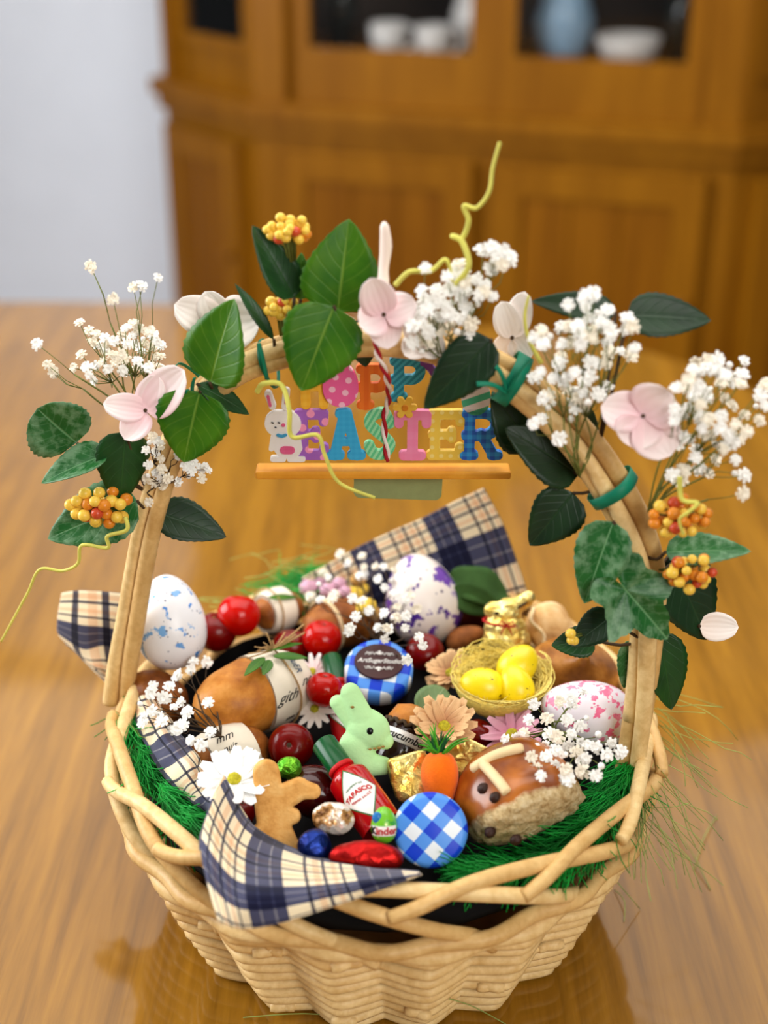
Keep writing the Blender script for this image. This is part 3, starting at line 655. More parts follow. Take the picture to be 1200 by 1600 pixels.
A, B = atZ(305, 1110, .150), atZ(470, 1062, .146)
lt, L = loaf('golden loaf wrapped in a cream script paper band and jute twine', A + V((.002, -.006, 0)), B + V((.004, .006, 0)), .0275, M['bread'], band=(.50, .93))
rb = .0275 + .0026
def wrapz(off_ang, z0):      # local text plane -> around the band: text x runs along the loaf axis, text y around it
    def fn(c):
        u = (z0 + c.x) / L; rr = .0275 * (max(.02, 1 - abs(2 * u - 1) ** 2.6)) ** .5 + .0026 + c.z
        a = -(off_ang + c.y / rb); return V((rr * math.cos(a), rr * .95 * math.sin(a), z0 + c.x))
    return fn
text('script_print', 'gith', .0112, M['ink'], None, lt, .0001, .7, wrapz(-.35, .60 * L)); text('script_print', 'no', .0112, M['ink'], None, lt, .0001, .7, wrapz(-.12, .82 * L))
text('script_print', 'om e', .006, M['ink'], None, lt, .0001, .5, wrapz(-1.0, .66 * L)); text('blue_print', 'BuER', .0085, M['inkb'], None, lt, .0001, .2, lambda c: wrapz(.42, .78 * L)(V((c.y, -c.x * .9, c.z))))
ring = [V(((rb + .0006) * math.cos(a), (rb + .0006) * .95 * math.sin(a), .70 * L + .0015 * math.sin(3 * a))) for a in [2 * math.pi * q / 40 for q in range(40)]]
obj('twine', MB().tube(ring, .0007, 6, True), M['twine'], lt)
knot = MB(); kp = V((rb * math.cos(.95), -rb * math.sin(.95), .66 * L))
for e in range(7):
    d = V((random.uniform(.001, .006), random.uniform(-.012, -.004), random.uniform(-.004, .03))); knot.tube(catmull([kp, kp + d * .5 + V((.003, .0, 0)), kp + d * (1.0 + e * .08)], 8), .0007, 5)
for e in range(6):
    d = V((random.uniform(.001, .005), random.uniform(-.008, .0), random.uniform(-.026, -.004))); knot.tube(catmull([kp, kp + d * .5 + V((.002, .0, 0)), kp + d], 8), .0005, 5)
obj('twine_bow', knot, M['twine'], lt)
def leaf_mesh(base, tip, width, nrm, shape='ovate', fold=.18, curl=.12, ser=.05, thick=.0005, nu=22, nv=9, teeth=11, wav=0.0):
    base, tip = V(base), V(tip); ax = tip - base; L = ax.length; ax.normalize(); nrm = V(nrm); nrm = (nrm - ax * nrm.dot(ax)).normalized(); sd = nrm.cross(ax).normalized()
    def w(t):
        if shape == 'ovate': return max(0, math.sin(math.pi * min(1, t ** .62))) ** .75 * (1 - .12 * t)
        if shape == 'heart': return max(0, (1 - t)) ** .62 * (min(1, .40 + 3.2 * t)) ** 1 * 1.22 if t < .995 else 0
        if shape == 'round': return max(0, math.sin(math.pi * min(1, t ** .8))) ** .5
        if shape == 'lance': return max(0, math.sin(math.pi * t ** .8)) ** .9
        return 0
    def fn(u, v):
        t = u; vv = (v - .5) * 2; ww = w(t) * width / 2
        if ser and t > .03: ww *= 1 + ser * abs(vv) ** 3 * ((t * teeth) % 1 - .5) * 2
        back = -.10 * L * abs(vv) ** 1.6 * (1 - t) ** 3 if shape == 'heart' else 0
        p = base + ax * (L * (t if shape != 'heart' else t) + back) + sd * vv * ww
        return p + nrm * (fold * abs(vv) ** 1.3 * ww - curl * L * (t - .35) ** 2 + wav * L * math.sin(t * 9 + vv * 2) * abs(vv))
    return MB().grid(nu, nv, fn, thick, lambda u, v: (u, (v - .5) * 2))
for (a0, z0, a1, z1, wd) in ((-q[0], q[1], -q[2], q[3], 0) for q in ((.75, .56, .45, .30 , .0), (.7, .62, .35, .86, 0), (.62, .58, .32, .44, 0), (.95, .62, .75, .90, 0))):
    P0 = V(((rb + .002) * math.cos(a0), (rb + .002) * math.sin(a0), z0 * L)); P1 = V(((rb + .004) * math.cos(a1), (rb + .004) * math.sin(a1), z1 * L))
    obj('herb_leaf', leaf_mesh(P0, P1, .0075, (P0 + P1) * V((1, 1, 0)) if 0 else V((P0.x, P0.y, 0)), 'lance', .2, .1, 0), M['lf'], lt)
lt2, _ = loaf('small crusty loaf in a paper band behind the uppermost tomato', atZ(400, 962, .152), atZ(468, 944, .146), .0165, M['bread_d'], band=(.18, .62))
obj('twine', MB().tube([V(((.0195) * math.cos(a), .0192 * math.sin(a), .012)) for a in [2 * math.pi * q / 30 for q in range(30)]], .0007, 5, True), M['twine'], lt2)
obj('herb_leaf', leaf_mesh((.016, -.011, .004), (.020, -.006, .03), .005, (1, -.4, 0), 'lance'), M['lf'], lt2)
lt3, _ = loaf('brown loaf end tied with cream twine behind the bright tomato', atZ(476, 985, .148), atZ(588, 962, .138), .020, M['bread_d'])
obj('twine', MB().tube([V(((.0212) * math.cos(a), .0205 * math.sin(a), .020 + .002 * math.sin(a))) for a in [2 * math.pi * q / 30 for q in range(30)]], .0017, 6, True), M['twine_l'], lt3)
lt4, L4 = loaf('brown loaf with a white script label under the white daisy', atZ(292, 1212, .126), atZ(415, 1158, .126), .022, M['bread_d'], band=(.22, .72))
text('script_print', 'nuit', .007, M['ink'], None, lt4, .0001, .4, lambda c: V(((.0243 + c.z) * math.cos(-.25 - c.y / .024), (.0243 + c.z) * .95 * math.sin(-.25 - c.y / .024), .40 * L4 + c.x)))
text('script_print', 'mm', .009, M['ink'], None, lt4, .0001, .6, lambda c: V(((.0243 + c.z) * math.cos(-.62 - c.y / .024), (.0243 + c.z) * .95 * math.sin(-.62 - c.y / .024), .40 * L4 + c.x)))
loaf('small brown loaf end beneath the baby\'s breath beside the handle foot', atZ(205, 1066, .142), atZ(285, 1112, .132), .019, M['bread_d'])
# --- bread and onion by the gold rabbit
p = atZ(862, 986, .150); t = thing('bread_roll', 'pale floury bread roll behind the gold foil rabbit', 'bread', frame(p, 60, 0, 20)); s = mpp(p)
obj('crust', MB().ell((0, 0, 0), (38 * s, 46 * s, 34 * s), None, 30, 20, 0, .004, 60), M['bread_l'], t)
obj('flour_crease', MB().tube([V((-.012 + .003 * math.sin(q * .5), (-.016 + q * .0022), .0145 - .0011 * abs(q - 7.5) ** 1.35 * .22)) for q in range(16)], .0016, 6), M['dough'], t)
p = atZ(896, 1058, .140); t = thing('onion', 'papery brown onion between the nest and the pink splashed egg', 'onion', frame(p, 55, 20, -30)); s = mpp(p)
obj('skin', MB().lathe([(.0001, -.026), (.012, -.024), (.026, -.012), (.031, 0), (.027, .012), (.014, .021), (.005, .028), (.003, .036), (.0001, .037)], 32, None, 1.15, 1), M['onion'], t)
obj('roots', MB().tube([(0, 0, -.025), (.001, .001, -.03), (.003, 0, -.034)], .0015, 5), M['twine_l'], t)
p = atZ(727, 997, .140); t = thing('almond', 'brown almond in its skin beneath the purple egg', 'nut', frame(p, 45, 0, -65))
obj('kernel', MB().lathe(eggprof(.0095, .0155, 14, .2), 18, Matrix.Rotation(R(-90), 4, 'X')), plain('almond_skin', C(150, 88, 40), .7, .25, 160, .5), t)
p = atZ(752, 955, .142); t = thing('smoked_sausage', 'dark red smoked sausage end beneath the green felt leaf', 'sausage', frame(p, 45, 0, 80))
obj('casing', MB().ell((0, 0, 0), (.016, .034, .015), None, 20, 14, 0, .001), plain('sausage_casing', C(96, 34, 18), .4, .2, 90, .2), t)
obj('knot', MB().ell((0, .034, 0), (.005, .006, .005), None, 10, 8), M['twine'], t)
p = atZ(745, 925, .172); t = thing('felt_leaf', 'dull green fabric leaf between purple egg and plaid corner', 'leaf', p)
obj('blade', leaf_mesh(atZ(700, 905, .176), atZ(798, 926, .166), .034, (-.1, -.5, .9), 'round', .12, .3, 0, .0014, wav=.05), M['felt'], t, True); obj('blade', leaf_mesh(atZ(705, 925, .172), atZ(780, 950, .158), .024, (.1, -.8, .6), 'round', .1, .2, 0, .0014), M['felt'], t, True)

# --- jars
def jar(label, p, elev, az, roll, r, mat, depth, skirt, name='jam_jar'):
    t = thing(name, label, 'jar', frame(p, elev, az, roll))
    c = .0035; pr = [(.0001, 0), (r - c, 0), (r - c * .4, -c * .25), (r, -c), (r, -skirt), (r - .001, -skirt - .0008), (.0001, -skirt - .0008)]
    obj('lid', MB().lathe(pr[::-1], 48), mat, t, ang=60)
    rg = r * .92; obj('glass_body', MB().lathe([(.0001, -depth), (rg * .9, -depth), (rg, -depth + .006), (rg, -skirt - .008), (rg * .93, -skirt - .0015), (.0001, -skirt - .0012)], 40), M['dark'], t, ang=50)
    return t
p = atZ(673, 1298, .150); j1 = jar('jar lying with its blue gingham lid facing out by the bun', p, 33, 2, 4, 58.5 * mpp(p), M['gingA'], .036, .010)
p = atZ(592, 1040, .160); j2 = jar('upright jar with gingham lid and brown oval shop label', p, 66, 4, -6, 54 * mpp(p), M['gingB'], .044, .014)
ov = MB(); ra, rb2 = .0176, .0150
ov.lathe([(.0001, .0022), (.985, .0022), (1, .0016), (1, .0003)][::-1], 48, None, ra, rb2)
ov.v = [(x, y + .0025, z) for x, y, z in ov.v]; M['choc'] = plain('brown_label', C(58, 14, 10), .35, .1, 40, .02)
obj('oval_label', ov, M['choc'], j2, ang=40)
T2 = Matrix.Translation((0, .0025, .0024)); text('lettering', 'ArtSugarStudio', .0050, M['white'], T2, j2, .0001, .35, bold=.00006)
orn = MB()
for sg in (1, -1):
    for k in range(2):
        for sx in (1, -1):
            pts = [V((sx * (.0018 + .0042 * k + .0022 * q / 12 * 2 * (1 if k else 1)), .0025 + sg * (.0062 + .0011 * math.sin(q * .9 + k)), .0025)) for q in range(13)]; orn.tube(pts, .00028, 4)
            orn.tube([V((sx * (.0075 + .0012 * math.cos(a)), .0025 + sg * .0058 + .0010 * math.sin(a), .0025)) for a in [q * .8 for q in range(8)]], .00025, 4)
    orn.ell((0, .0025 + sg * .0075, .0025), (.0009, .0014, .0003)); orn.ell((0, .0025 + sg * .0060, .0025), (.0022, .0007, .0003)); orn.tube([V((.0017 * math.cos(a), .0025 + sg * .0068 + .0014 * math.sin(a), .0025)) for a in [q * .63 for q in range(10)]], .00025, 4, True)
obj('scroll_ornament', orn, M['white'], j2)

# --- hot sauce bottles
def bottle(label, top, bot_, r):
    t = thing('hot_sauce_bottle', label, 'bottle', axframe(bot_, top)); L = (V(top) - V(bot_)).length; h = L
    prof = [(.0001, 0), (r * .92, 0), (r, .0015), (r, h * .50), (r * .86, h * .58), (r * .56, h * .64), (r * .52, h * .70), (.0001, h * .70)]
    obj('glass_body', MB().lathe([(q.y, q.z) for q in catmull([V((0, a, b)) for a, b in prof], 40)], 32), M['sauce'], t, ang=60)
    cp = [(.0001, h * .66), (r * .60, h * .66), (r * .60, h * .985), (r * .54, h), (.0001, h)]; cb = MB().lathe(cp, 32); obj('cap', cb, M['capg'], t, ang=50)
    obj('cap_collar', MB().lathe([(r * .61, h * .655), (r * .63, h * .66), (r * .63, h * .69), (r * .61, h * .695)], 32), M['redp'], t)
    rr = r * 1.012; zc = h * .30; hw, hh = r * .92, h * .25
    def onb(x, y, lift=0): a = x / rr; return V(((rr + lift) * math.cos(a), (rr + lift) * math.sin(a), zc + y))
    def dia(k, lift):
        return MB().grid(9, 9, lambda u, v: onb(((u - .5) + (v - .5)) * hw * k, ((u - .5) - (v - .5)) * hh * k, lift), 0)
    obj('label_border', dia(1.08, .0001), M['greenp'], t); obj('diamond_label', dia(1.0, .0003), M['white'], t)
    text('lettering', 'TABASCO', .0043, M['redp'], None, t, .0001, 0, lambda c: onb(c.x, c.y + .0012 - c.x * c.x * 18, .0005 + c.z), bold=.00015)
    text('small_print', 'PEPPER SAUCE', .0022, M['redp'], None, t, .0001, 0, lambda c: onb(c.x, c.y - .0042 + c.x * c.x * 20, .0005 + c.z))
    text('small_print', 'McILHENNY CO', .0016, M['greenp'], None, t, .0001, 0, lambda c: onb(c.x, c.y + .0062 - c.x * c.x * 30, .0005 + c.z))
bottle('tilted red hot sauce bottle with green cap in front of the mint rabbit', atZ(505, 1160, .166), atZ(596, 1292, .140), .0138)
bottle('hot sauce bottle mostly hidden behind the mint rabbit, green cap by the jar', atZ(517, 1028, .150), atZ(552, 1165, .122), .0125)

# --- mint rabbit
p = atZ(570, 1140, .168); s = mpp(p); mr = thing('mint_rabbit', 'pale mint green marshmallow rabbit leaning on the hot sauce bottle', 'rabbit', frame(p, 30, 0, 0))
def PX(x, y): return ((x - 570) * s, (1140 - y) * s)
balls = []
def capb(x0, y0, x1, y1, r0, r1, zf=.62, n=6, zo=0.0):
    for i in range(n):
        u = i / (n - 1); x, y = PX(x0 + (x1 - x0) * u, y0 + (y1 - y0) * u); r = (r0 + (r1 - r0) * u) * s; balls.append(((x, y, zo), (r, r, max(r * zf, .0045))))
capb(528, 1098, 556, 1132, 13, 17); capb(548, 1082, 566, 1122, 16, 20, .5, 7, .003); capb(572, 1138, 578, 1142, 32, 32, .6, 2); capb(578, 1145, 602, 1158, 24, 13.5); capb(556, 1165, 566, 1190, 27, 24); capb(566, 1192, 598, 1196, 21, 15); capb(548, 1178, 522, 1200, 18, 12, .5)
obj('body', blob('body', balls, .0009, 5), M['mint'], mr)
x, y = PX(578, 1141); obj('eye', MB().ell((x, y, 32 * s * .6 - .0002), (5.2 * s, 5.8 * s, .0012)), M['black'], mr, label='black eye')
x, y = PX(552, 1100); tb = MB()
for (x0, y0, r) in ((551, 1104, 2.2), (592, 1167, 2.4), (585, 1168, 2.0), (578, 1169, 1.8), (598, 1165, 2)):
    x, y = PX(x0, y0); tb.ell((x, y, (.0085 if y0 < 1120 else .0085)), (r * s * 1.6, r * s, .0008), None, 8, 5)
obj('toasted_spot', tb, M['toast'], mr)
# --- biscuit rabbit
p = atZ(430, 1255, .152); s = mpp(p); bk2 = thing('rabbit_biscuit', 'golden rabbit-shaped biscuit standing in the front plaid fold', 'biscuit', frame(p, 30, 0, 0))
q = lambda l: [((a - 430) * s, (1255 - b) * s, (c - 430) * s, (1255 - d) * s, e * s, f * s) for a, b, c, d, e, f in l]
sd = caps(q([(418, 1207, 422, 1255, 21, 23), (430, 1252, 468, 1235, 22, 18), (468, 1235, 490, 1240, 17, 12), (424, 1256, 428, 1285, 26, 28), (436, 1272, 456, 1276, 20, 13), (432, 1288, 450, 1322, 20, 15), (424, 1290, 396, 1304, 20, 13)]))
obj('biscuit_body', shape2d('biscuit_body', sd, -.032, .034, -.036, .034, .0006, .0035, .0028, None, 3), M['cookie'], bk2)
# --- hot cross bun
p = atZ(812, 1252, .146); s = mpp(p); fb = Matrix.Translation(p) @ BUNM.to_4x4()
hb = thing('hot_cross_bun', 'glazed hot cross bun with pale paste cross and torn crumbly side', 'bun', fb)
RB = (.0390, .0370, .0345); PB = .86
bb_ = MB().ell((0, 0, 0), RB, None, 64, 44, 0, .0022, 45, PB); lim = .0115
for i_, v in enumerate(bb_.v):
    q_ = V(v); d_ = q_.dot(TORN)
    if d_ > lim: q_ = q_ - TORN * (d_ - lim) * .62 + q_.normalized() * .0022 * noise.noise(q_ * 170); bb_.v[i_] = tuple(q_)
obj('bun_body', bb_, M['bun'], hb)
fbi = fb.inverted(); bi = fbi.to_3x3()
def hitbun(a, b_):
    o_ = fbi @ CAM; dd = bi @ ray(a, b_)
    for q_ in range(6000):
        pt = o_ + dd * (.6 + q_ * .0001)
        if sum((abs(pt[k]) / RB[k]) ** (2 / PB) for k in range(3)) < 1: return pt
    return None
for line in ([(744, 1180), (754, 1193), (768, 1208), (782, 1224), (794, 1240)], [(738, 1204), (754, 1193), (772, 1183), (794, 1175), (818, 1170)]):
    pts = [hitbun(*q_) for q_ in line]; pts = [q_ + q_.normalized() * .0006 for q_ in pts if q_ is not None]
    obj('cross_strip', MB().tube(catmull(pts, 18), [.0022] + [.0034] * 17 + [.0022], 8, False), M['dough'], hb)
for a, b_ in ((755, 1232), (774, 1246), (766, 1300), (806, 1312)):
    best = hitbun(a, b_)
    if best is not None: obj('raisin', MB().ell(best, (.0036, .0040, .0032), None, 10, 8, 0, .0006, 300), plain('raisin_skin', C(46, 22, 12), .5, .3, 300, .4), hb)
# --- nest with yellow eggs
p = atZ(784, 1066, .156); s = mpp(p); ns = thing('sisal_nest', 'small yellow sisal nest holding three yellow eggs', 'nest', frame(p, 84, 0, 4)); rn = 74 * s
prof = [(.0001, -.0165), (rn * .6, -.016), (rn * .86, -.010), (rn, -.001), (rn * 1.0, .0040), (rn * .92, .0050), (rn * .78, -.003), (rn * .5, -.0085), (.0001, -.010)]
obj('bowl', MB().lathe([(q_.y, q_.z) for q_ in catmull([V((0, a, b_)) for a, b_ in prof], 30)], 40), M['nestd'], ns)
fbm = MB()
for _ in range(420):
    a0 = random.uniform(0, 6.28); sp = random.uniform(.5, 1.8); t0 = random.random(); rr = rn * random.uniform(.60, 1.02); dz = random.uniform(-.3, .3); pts = []
    for q_ in range(8):
        a = a0 + sp * q_ / 7; r_ = rr + rn * .10 * math.sin(q_ * dz * 4 + t0 * 6); f_ = r_ / rn
        outer = t0 < .6; z_ = (-.0150 + .018 * max(0, (f_ - .5) / .5) ** 1.3) if outer else (-.008 + .0155 * max(0, (f_ - .5) / .5) ** 1.2)
        pts.append(V((r_ * math.cos(a), r_ * math.sin(a), z_ + random.uniform(-.0006, .0012))))
    fbm.tube(pts, random.uniform(.00035, .0006), 3)
for _ in range(60):
    a0 = random.uniform(0, 6.28); r0 = rn * random.uniform(.3, 1.0); d = V((random.gauss(0, .01), random.gauss(0, .01), random.uniform(0, .004))); b0 = V((r0 * math.cos(a0), r0 * math.sin(a0), -.006 + .012 * (r0 / rn)))
    fbm.tube([b0, b0 + d * .6 + V((0, 0, .002)), b0 + d], .0003, 3)
o = obj('fiber', fbm, M['nest'], ns); o['kind'] = 'stuff'
nf = frame(p, 84, 0, 4)
for lx, ly, lz, ro, el, lab, sz in ((-.0140, -.0110, .0050, 75, 30, 'yellow speckled egg lowest in the nest, nearest its rim beside the daisy', 1.0), (.0090, -.0120, .0055, 15, 38, 'yellow egg in the middle of the nest in front of the topmost one', .97), (.0115, .0085, .0085, -40, 25, 'yellow speckled egg topmost at the back of the nest', 1.02)):
    t = thing('nest_egg', lab, 'egg', Matrix.Translation(nf @ V((lx, ly, lz))) @ frame((0, 0, 0), el, 0, ro).to_3x3().to_4x4() @ Matrix.Rotation(R(-90), 4, 'X'), 'yellow eggs in the nest')
    obj('shell', MB().lathe(eggprof(.0130 * sz, .0160 * sz, 18, .13), 28), M['eggyel'], t)
# --- gold rabbit
p = atZ(795, 975, .162); s = mpp(p); gr = thing('gold_rabbit', 'gold foil rabbit with red ribbon sitting beside the pale bread roll', 'rabbit', frame(p, 20, 0, 0)); balls = []
def PX(x, y): return ((x - 795) * s, (975 - y) * s)
for (x, y, a, b_, c_) in ((793, 1000, 38, 30, 30), (790, 982, 34, 26, 26), (788, 960, 27, 17, 20), (772, 955, 17, 15, 15), (796, 948, 22, 15, 16), (808, 943, 17, 12, 13), (818, 936, 14, 12, 10), (824, 932, 11, 11, 8), (803, 1016, 30, 16, 26), (772, 1012, 16, 14, 20)):
    cx, cy = PX(x, y); balls.append(((cx, cy, 0), (a * s, b_ * s, c_ * s)))
obj('foil_body', blob('foil_body', balls, .0009, 3), M['goldb'], gr)
x, y = PX(787, 972); obj('ribbon', MB().tube([V((x + 32 * s * math.cos(a), y - 2 * s * math.cos(a) - .10 * 26 * s * math.sin(a), 25 * s * math.sin(a))) for a in [2 * math.pi * q_ / 30 for q_ in range(30)]], .0009, 6, True), M['redp'], gr, label='red ribbon')
bw = MB(); x, y = PX(792, 972)
for sx in (1, -1):
    bw.tube([V((x, y, 27 * s)), V((x + sx * 9 * s, y + 6 * s, 27 * s)), V((x + sx * 13 * s, y, 26.5 * s)), V((x + sx * 7 * s, y - 3 * s, 27 * s)), V((x, y, 27 * s))], .0006, 5); bw.tube([V((x, y, 27 * s)), V((x + sx * 6 * s, y - 9 * s, 27 * s)), V((x + sx * 9 * s, y - 16 * s, 27 * s))], .0005, 5)
obj('ribbon_bow', bw, M['redp'], gr)
x, y = PX(776, 956); obj('eye', MB().ell((x, y, 17 * s), (5 * s, 2.6 * s, 2 * s), None, 10, 6), M['black'], gr, label='dark printed eye')
x, y = PX(812, 944); obj('ear_print', MB().ell((0, 0, 0), (13 * s, 2.6 * s, 2.5 * s), Matrix.Translation((x, y, 11.5 * s)) @ Matrix.Rotation(R(32), 4, 'Z'), 12, 6), M['stemd'], gr)
# --- gold wrapped chocolates
def choco(label, px, py, z, w_, h_, roll, mat, name='foil_chocolate', elev=40, p_=.32, nz=.0028, dz=.6):
    p = atZ(px, py, z); s = mpp(p); t = thing(name, label, 'chocolate', frame(p, elev, 0, roll))
    obj('wrapper', MB().ell((0, 0, 0), (w_ * s / 2, h_ * s / 2, min(w_, h_) * s / 2 * dz), None, 30, 20, 0, nz, 130, p_), mat, t); return t
choco('square gold foil chocolate beside the orange carrot and hot sauce bottle', 642, 1213, .146, 62, 72, 18, M['gold']); choco('gold foil chocolate behind the orange carrot below the peach daisy', 728, 1186, .140, 66, 60, -25, M['gold'])
choco('small round chocolate in brown and white crinkled wrapper', 522, 1279, .148, 68, 48, -12, M['wrap'], 'wrapped_praline', 40, .9, .0015, .7)
choco('dark blue foil ball by the front plaid corner', 492, 1322, .142, 54, 52, 0, M['bluef'], 'foil_ball', 40, 1, .001, .9)
choco('red foil egg lying along the plaid edge by the gingham lid', 572, 1340, .142, 118, 52, -2, M['redf'], 'foil_egg', 40, 1, .001, .9)
choco('dark maroon glossy chocolate egg behind the rabbit biscuit arm', 496, 1238, .132, 104, 84, -20, M['maroon'], 'chocolate_egg', 40, 1, .0, .9)
choco('small green foil egg between tomato dimple and rabbit biscuit', 452, 1200, .150, 40, 36, -10, M['greenf'], 'foil_egg', 40, 1, .0008, .9)
p = atZ(600, 1289, .152); s = mpp(p); ke = thing('surprise_egg', 'green wrapped chocolate egg with lettering beside the gingham lid', 'egg', frame(p, 25, -4, 2) @ Matrix.Rotation(R(-90), 4, 'X')); RK, HK = 20.5 * s, 29 * s
M['kg'] = speckled('green_wrapper', C(110, 190, 40), [C(40, 140, 50), C(60, 160, 60), C(200, 225, 120)], 110, 200, .6, .25)
obj('shell', MB().lathe(eggprof(RK, HK, 20, .12), 30), M['kg'], ke)
def onegg(x, y, lift): zz = max(-.99, min(.99, y / HK)); rr = RK * math.sqrt(1 - zz * zz) * (1 - .12 * zz) + lift; a = -math.pi / 2 + x / RK; return V((rr * math.cos(a), rr * math.sin(a), y))
obj('print_band', MB().grid(14, 6, lambda u, v: onegg((u - .5) * RK * 2.2, -.0022 + (v - .5) * .0060, .0003)), M['white'], ke)
text('lettering', 'K', .0066, M['black'], None, ke, .0001, 0, lambda c: onegg(c.x - .0062, c.y - .0022, .0006 + c.z), .00015); text('lettering', 'inder', .0062, M['redp'], None, ke, .0001, 0, lambda c: onegg(c.x + .0022, c.y - .0022, .0006 + c.z), .00015)
obj('blue_swirl', MB().ell(onegg(-.0050, .0055, .0), (.003, .0015, .0035), None, 12, 8), plain('blue_swirl', C(40, 120, 190), .3), ke)
# --- felt carrot
p = atZ(687, 1210, .158); s = mpp(p); cr = thing('felt_carrot', 'orange felt carrot with green fronds above the gingham lid', 'carrot', frame(p, 20, 0, 3) @ Matrix.Rotation(R(-90), 4, 'X'))
obj('root', MB().lathe([(q_.y * s, q_.z * s) for q_ in catmull([V((0, a, b_)) for a, b_ in ((.0001, -62), (12, -58), (22, -35), (29, -8), (28, 14), (20, 30), (8, 35), (.0001, 35))], 26)], 30), M['carrot'], cr)
for nm, mt, cnt, ln, wd in (('frond', M['frond'], 22, 52, .8), ('frond_core', M['frondd'], 14, 34, .35)):
    b = MB()
    for _ in range(cnt):
        d = V((random.gauss(0, wd), random.gauss(0, wd * .8), random.uniform(.6, 1.3))).normalized() * ln * s * random.uniform(.7, 1.15); b0 = V((random.gauss(0, 3) * s, random.gauss(0, 3) * s, 30 * s)); b.tube(catmull([b0, b0 + d * .5 + V((0, 0, .002)), b0 + d], 6), [.0010, .0010, .0009, .0008, .0006, .0004, .0001], 4)
    obj(nm, b, mt, cr)
# --- pickle jar with tag
t0, t1 = atZ(612, 1202, .126), atZ(652, 1104, .158); pj = thing('pickle_jar', 'small dark pickle jar with a white label by the peach daisy', 'jar', axframe(t0, t1)); L = (t1 - t0).length; rj = .0165
obj('glass_body', MB().lathe([(.0001, 0), (rj * .9, 0), (rj, .003), (rj, L * .62), (rj * .85, L * .68), (.0001, L * .68)], 32), M['dark'], pj, ang=50)
obj('lid', MB().lathe([(.0001, L * .66), (rj * .95, L * .66), (rj * .98, L * .72), (rj * .8, L * .92), (rj * .3, L), (.0001, L)], 32), M['bread'], pj)
obj('frill', MB().tube([V((rj * 1.0 * math.cos(a), rj * 1.0 * math.sin(a), L * .66 + .0012 * math.sin(a * 16))) for a in [2 * math.pi * q_ / 96 for q_ in range(96)]], .0014, 5, True), M['stemd'], pj)
obj('label_strip', MB().grid(30, 3, lambda u, v: V(((rj + .0005) * math.cos((u - .5) * 2.8), (rj + .0005) * math.sin((u - .5) * 2.8), L * .46 + (v - .5) * .0085)), .0003), M['white'], pj)
text('lettering', 'cucumber', .0070, M['ink'], None, pj, .0001, .3, lambda c: V(((rj + .0009 + c.z) * math.cos(.1 + c.x / rj), (rj + .0009 + c.z) * math.sin(.1 + c.x / rj), L * .46 + c.y)), .0001)
# --- daisies and loose leaf
def petal_mesh(L, w_, cup=.15, n=7, m=5, droop=0.0, notch=0):
    def fn(u, v):
        vv = (v - .5) * 2; ww = w_ / 2 * (math.sin(math.pi * min(1, .12 + .80 * u)) ** .6)
        return V((L * u * (1 - notch * .06 * (1 - abs(vv))) , vv * ww, cup * L * u * u + .25 * ww * vv * vv - droop * L * u ** 3))
    return MB().grid(n, m, fn, .0003, lambda u, v: (u, (v - .5) * 2))
def daisy(label, px, py, z, rpx, mat, elev, az, roll, n=16, cup=.15, layers=1, name='daisy', disc=True, dm='discy', wf=.30):
    p = atZ(px, py, z); s = mpp(p); r = rpx * s; t = thing(name, label, 'flower', frame(p, elev, az, roll)); me = petal_mesh(r, r * wf, cup).mesh('petal'); me.materials.append(mat)
    for l in range(layers):
        for k in range(n):
            a = 2 * math.pi * (k + .5 * l) / n + random.uniform(-.07, .07); inst('petal', me, t, Matrix.Rotation(a, 4, 'Z') @ Matrix.Rotation(-R(14 * l + random.uniform(-8, 8)), 4, 'Y') @ Matrix.Scale(1 - .13 * l + random.uniform(-.07, .05), 4))
    obj('disc', MB().ell((0, 0, .001), (r * .2, r * .2, r * .11), None, 16, 10, 0, .0006, 900), M[dm], t)
    obj('stem', MB().tube([V((0, 0, 0)), V((.001, .002, -.012)), V((.003, .004, -.022))], .0012, 6), M['stem'], t)
daisy('white daisy tucked behind the front plaid fold', 366, 1218, .164, 56, M['daisyw'], 70, 0, 0, 17, .22, 1, wf=.42)
daisy('peach daisy with a green centre in front of the nest', 694, 1136, .160, 52, M['daisyp'], 62, -4, 0, 14, .28, 2, wf=.40)
daisy('peach daisy behind the nest rim next to the dark tomato', 704, 1052, .148, 40, M['daisyp'], 60, -50, 0, 14, .25, 2, wf=.40)
daisy('mauve pink daisy half hidden under the nest', 800, 1148, .142, 50, M['daisym'], 60, -25, 0, 15, .15, 1)
daisy('small pale pink daisy beneath the tomato behind mint rabbit', 492, 1108, .138, 34, M['creamp'], 50, -20, 0, 12, .2, 1); daisy('small blush daisy between two bright tomatoes by green bottle cap', 488, 1050, .140, 32, M['pinkp'], 60, -30, 0, 12, .25, 1)
p = atZ(680, 1090, .150); t = thing('eucalyptus_leaf', 'round grey green leaf between the two peach daisies', 'leaf', p)
obj('blade', leaf_mesh(atZ(662, 1118, .146), atZ(695, 1072, .156), .026, (0, -.7, .7), 'round', .1, .2, 0, .0006), M['euc'], t, True); obj('petiole', MB().tube([atZ(662, 1118, .146), atZ(655, 1130, .140)], .0007, 5), M['stem'], t, True)
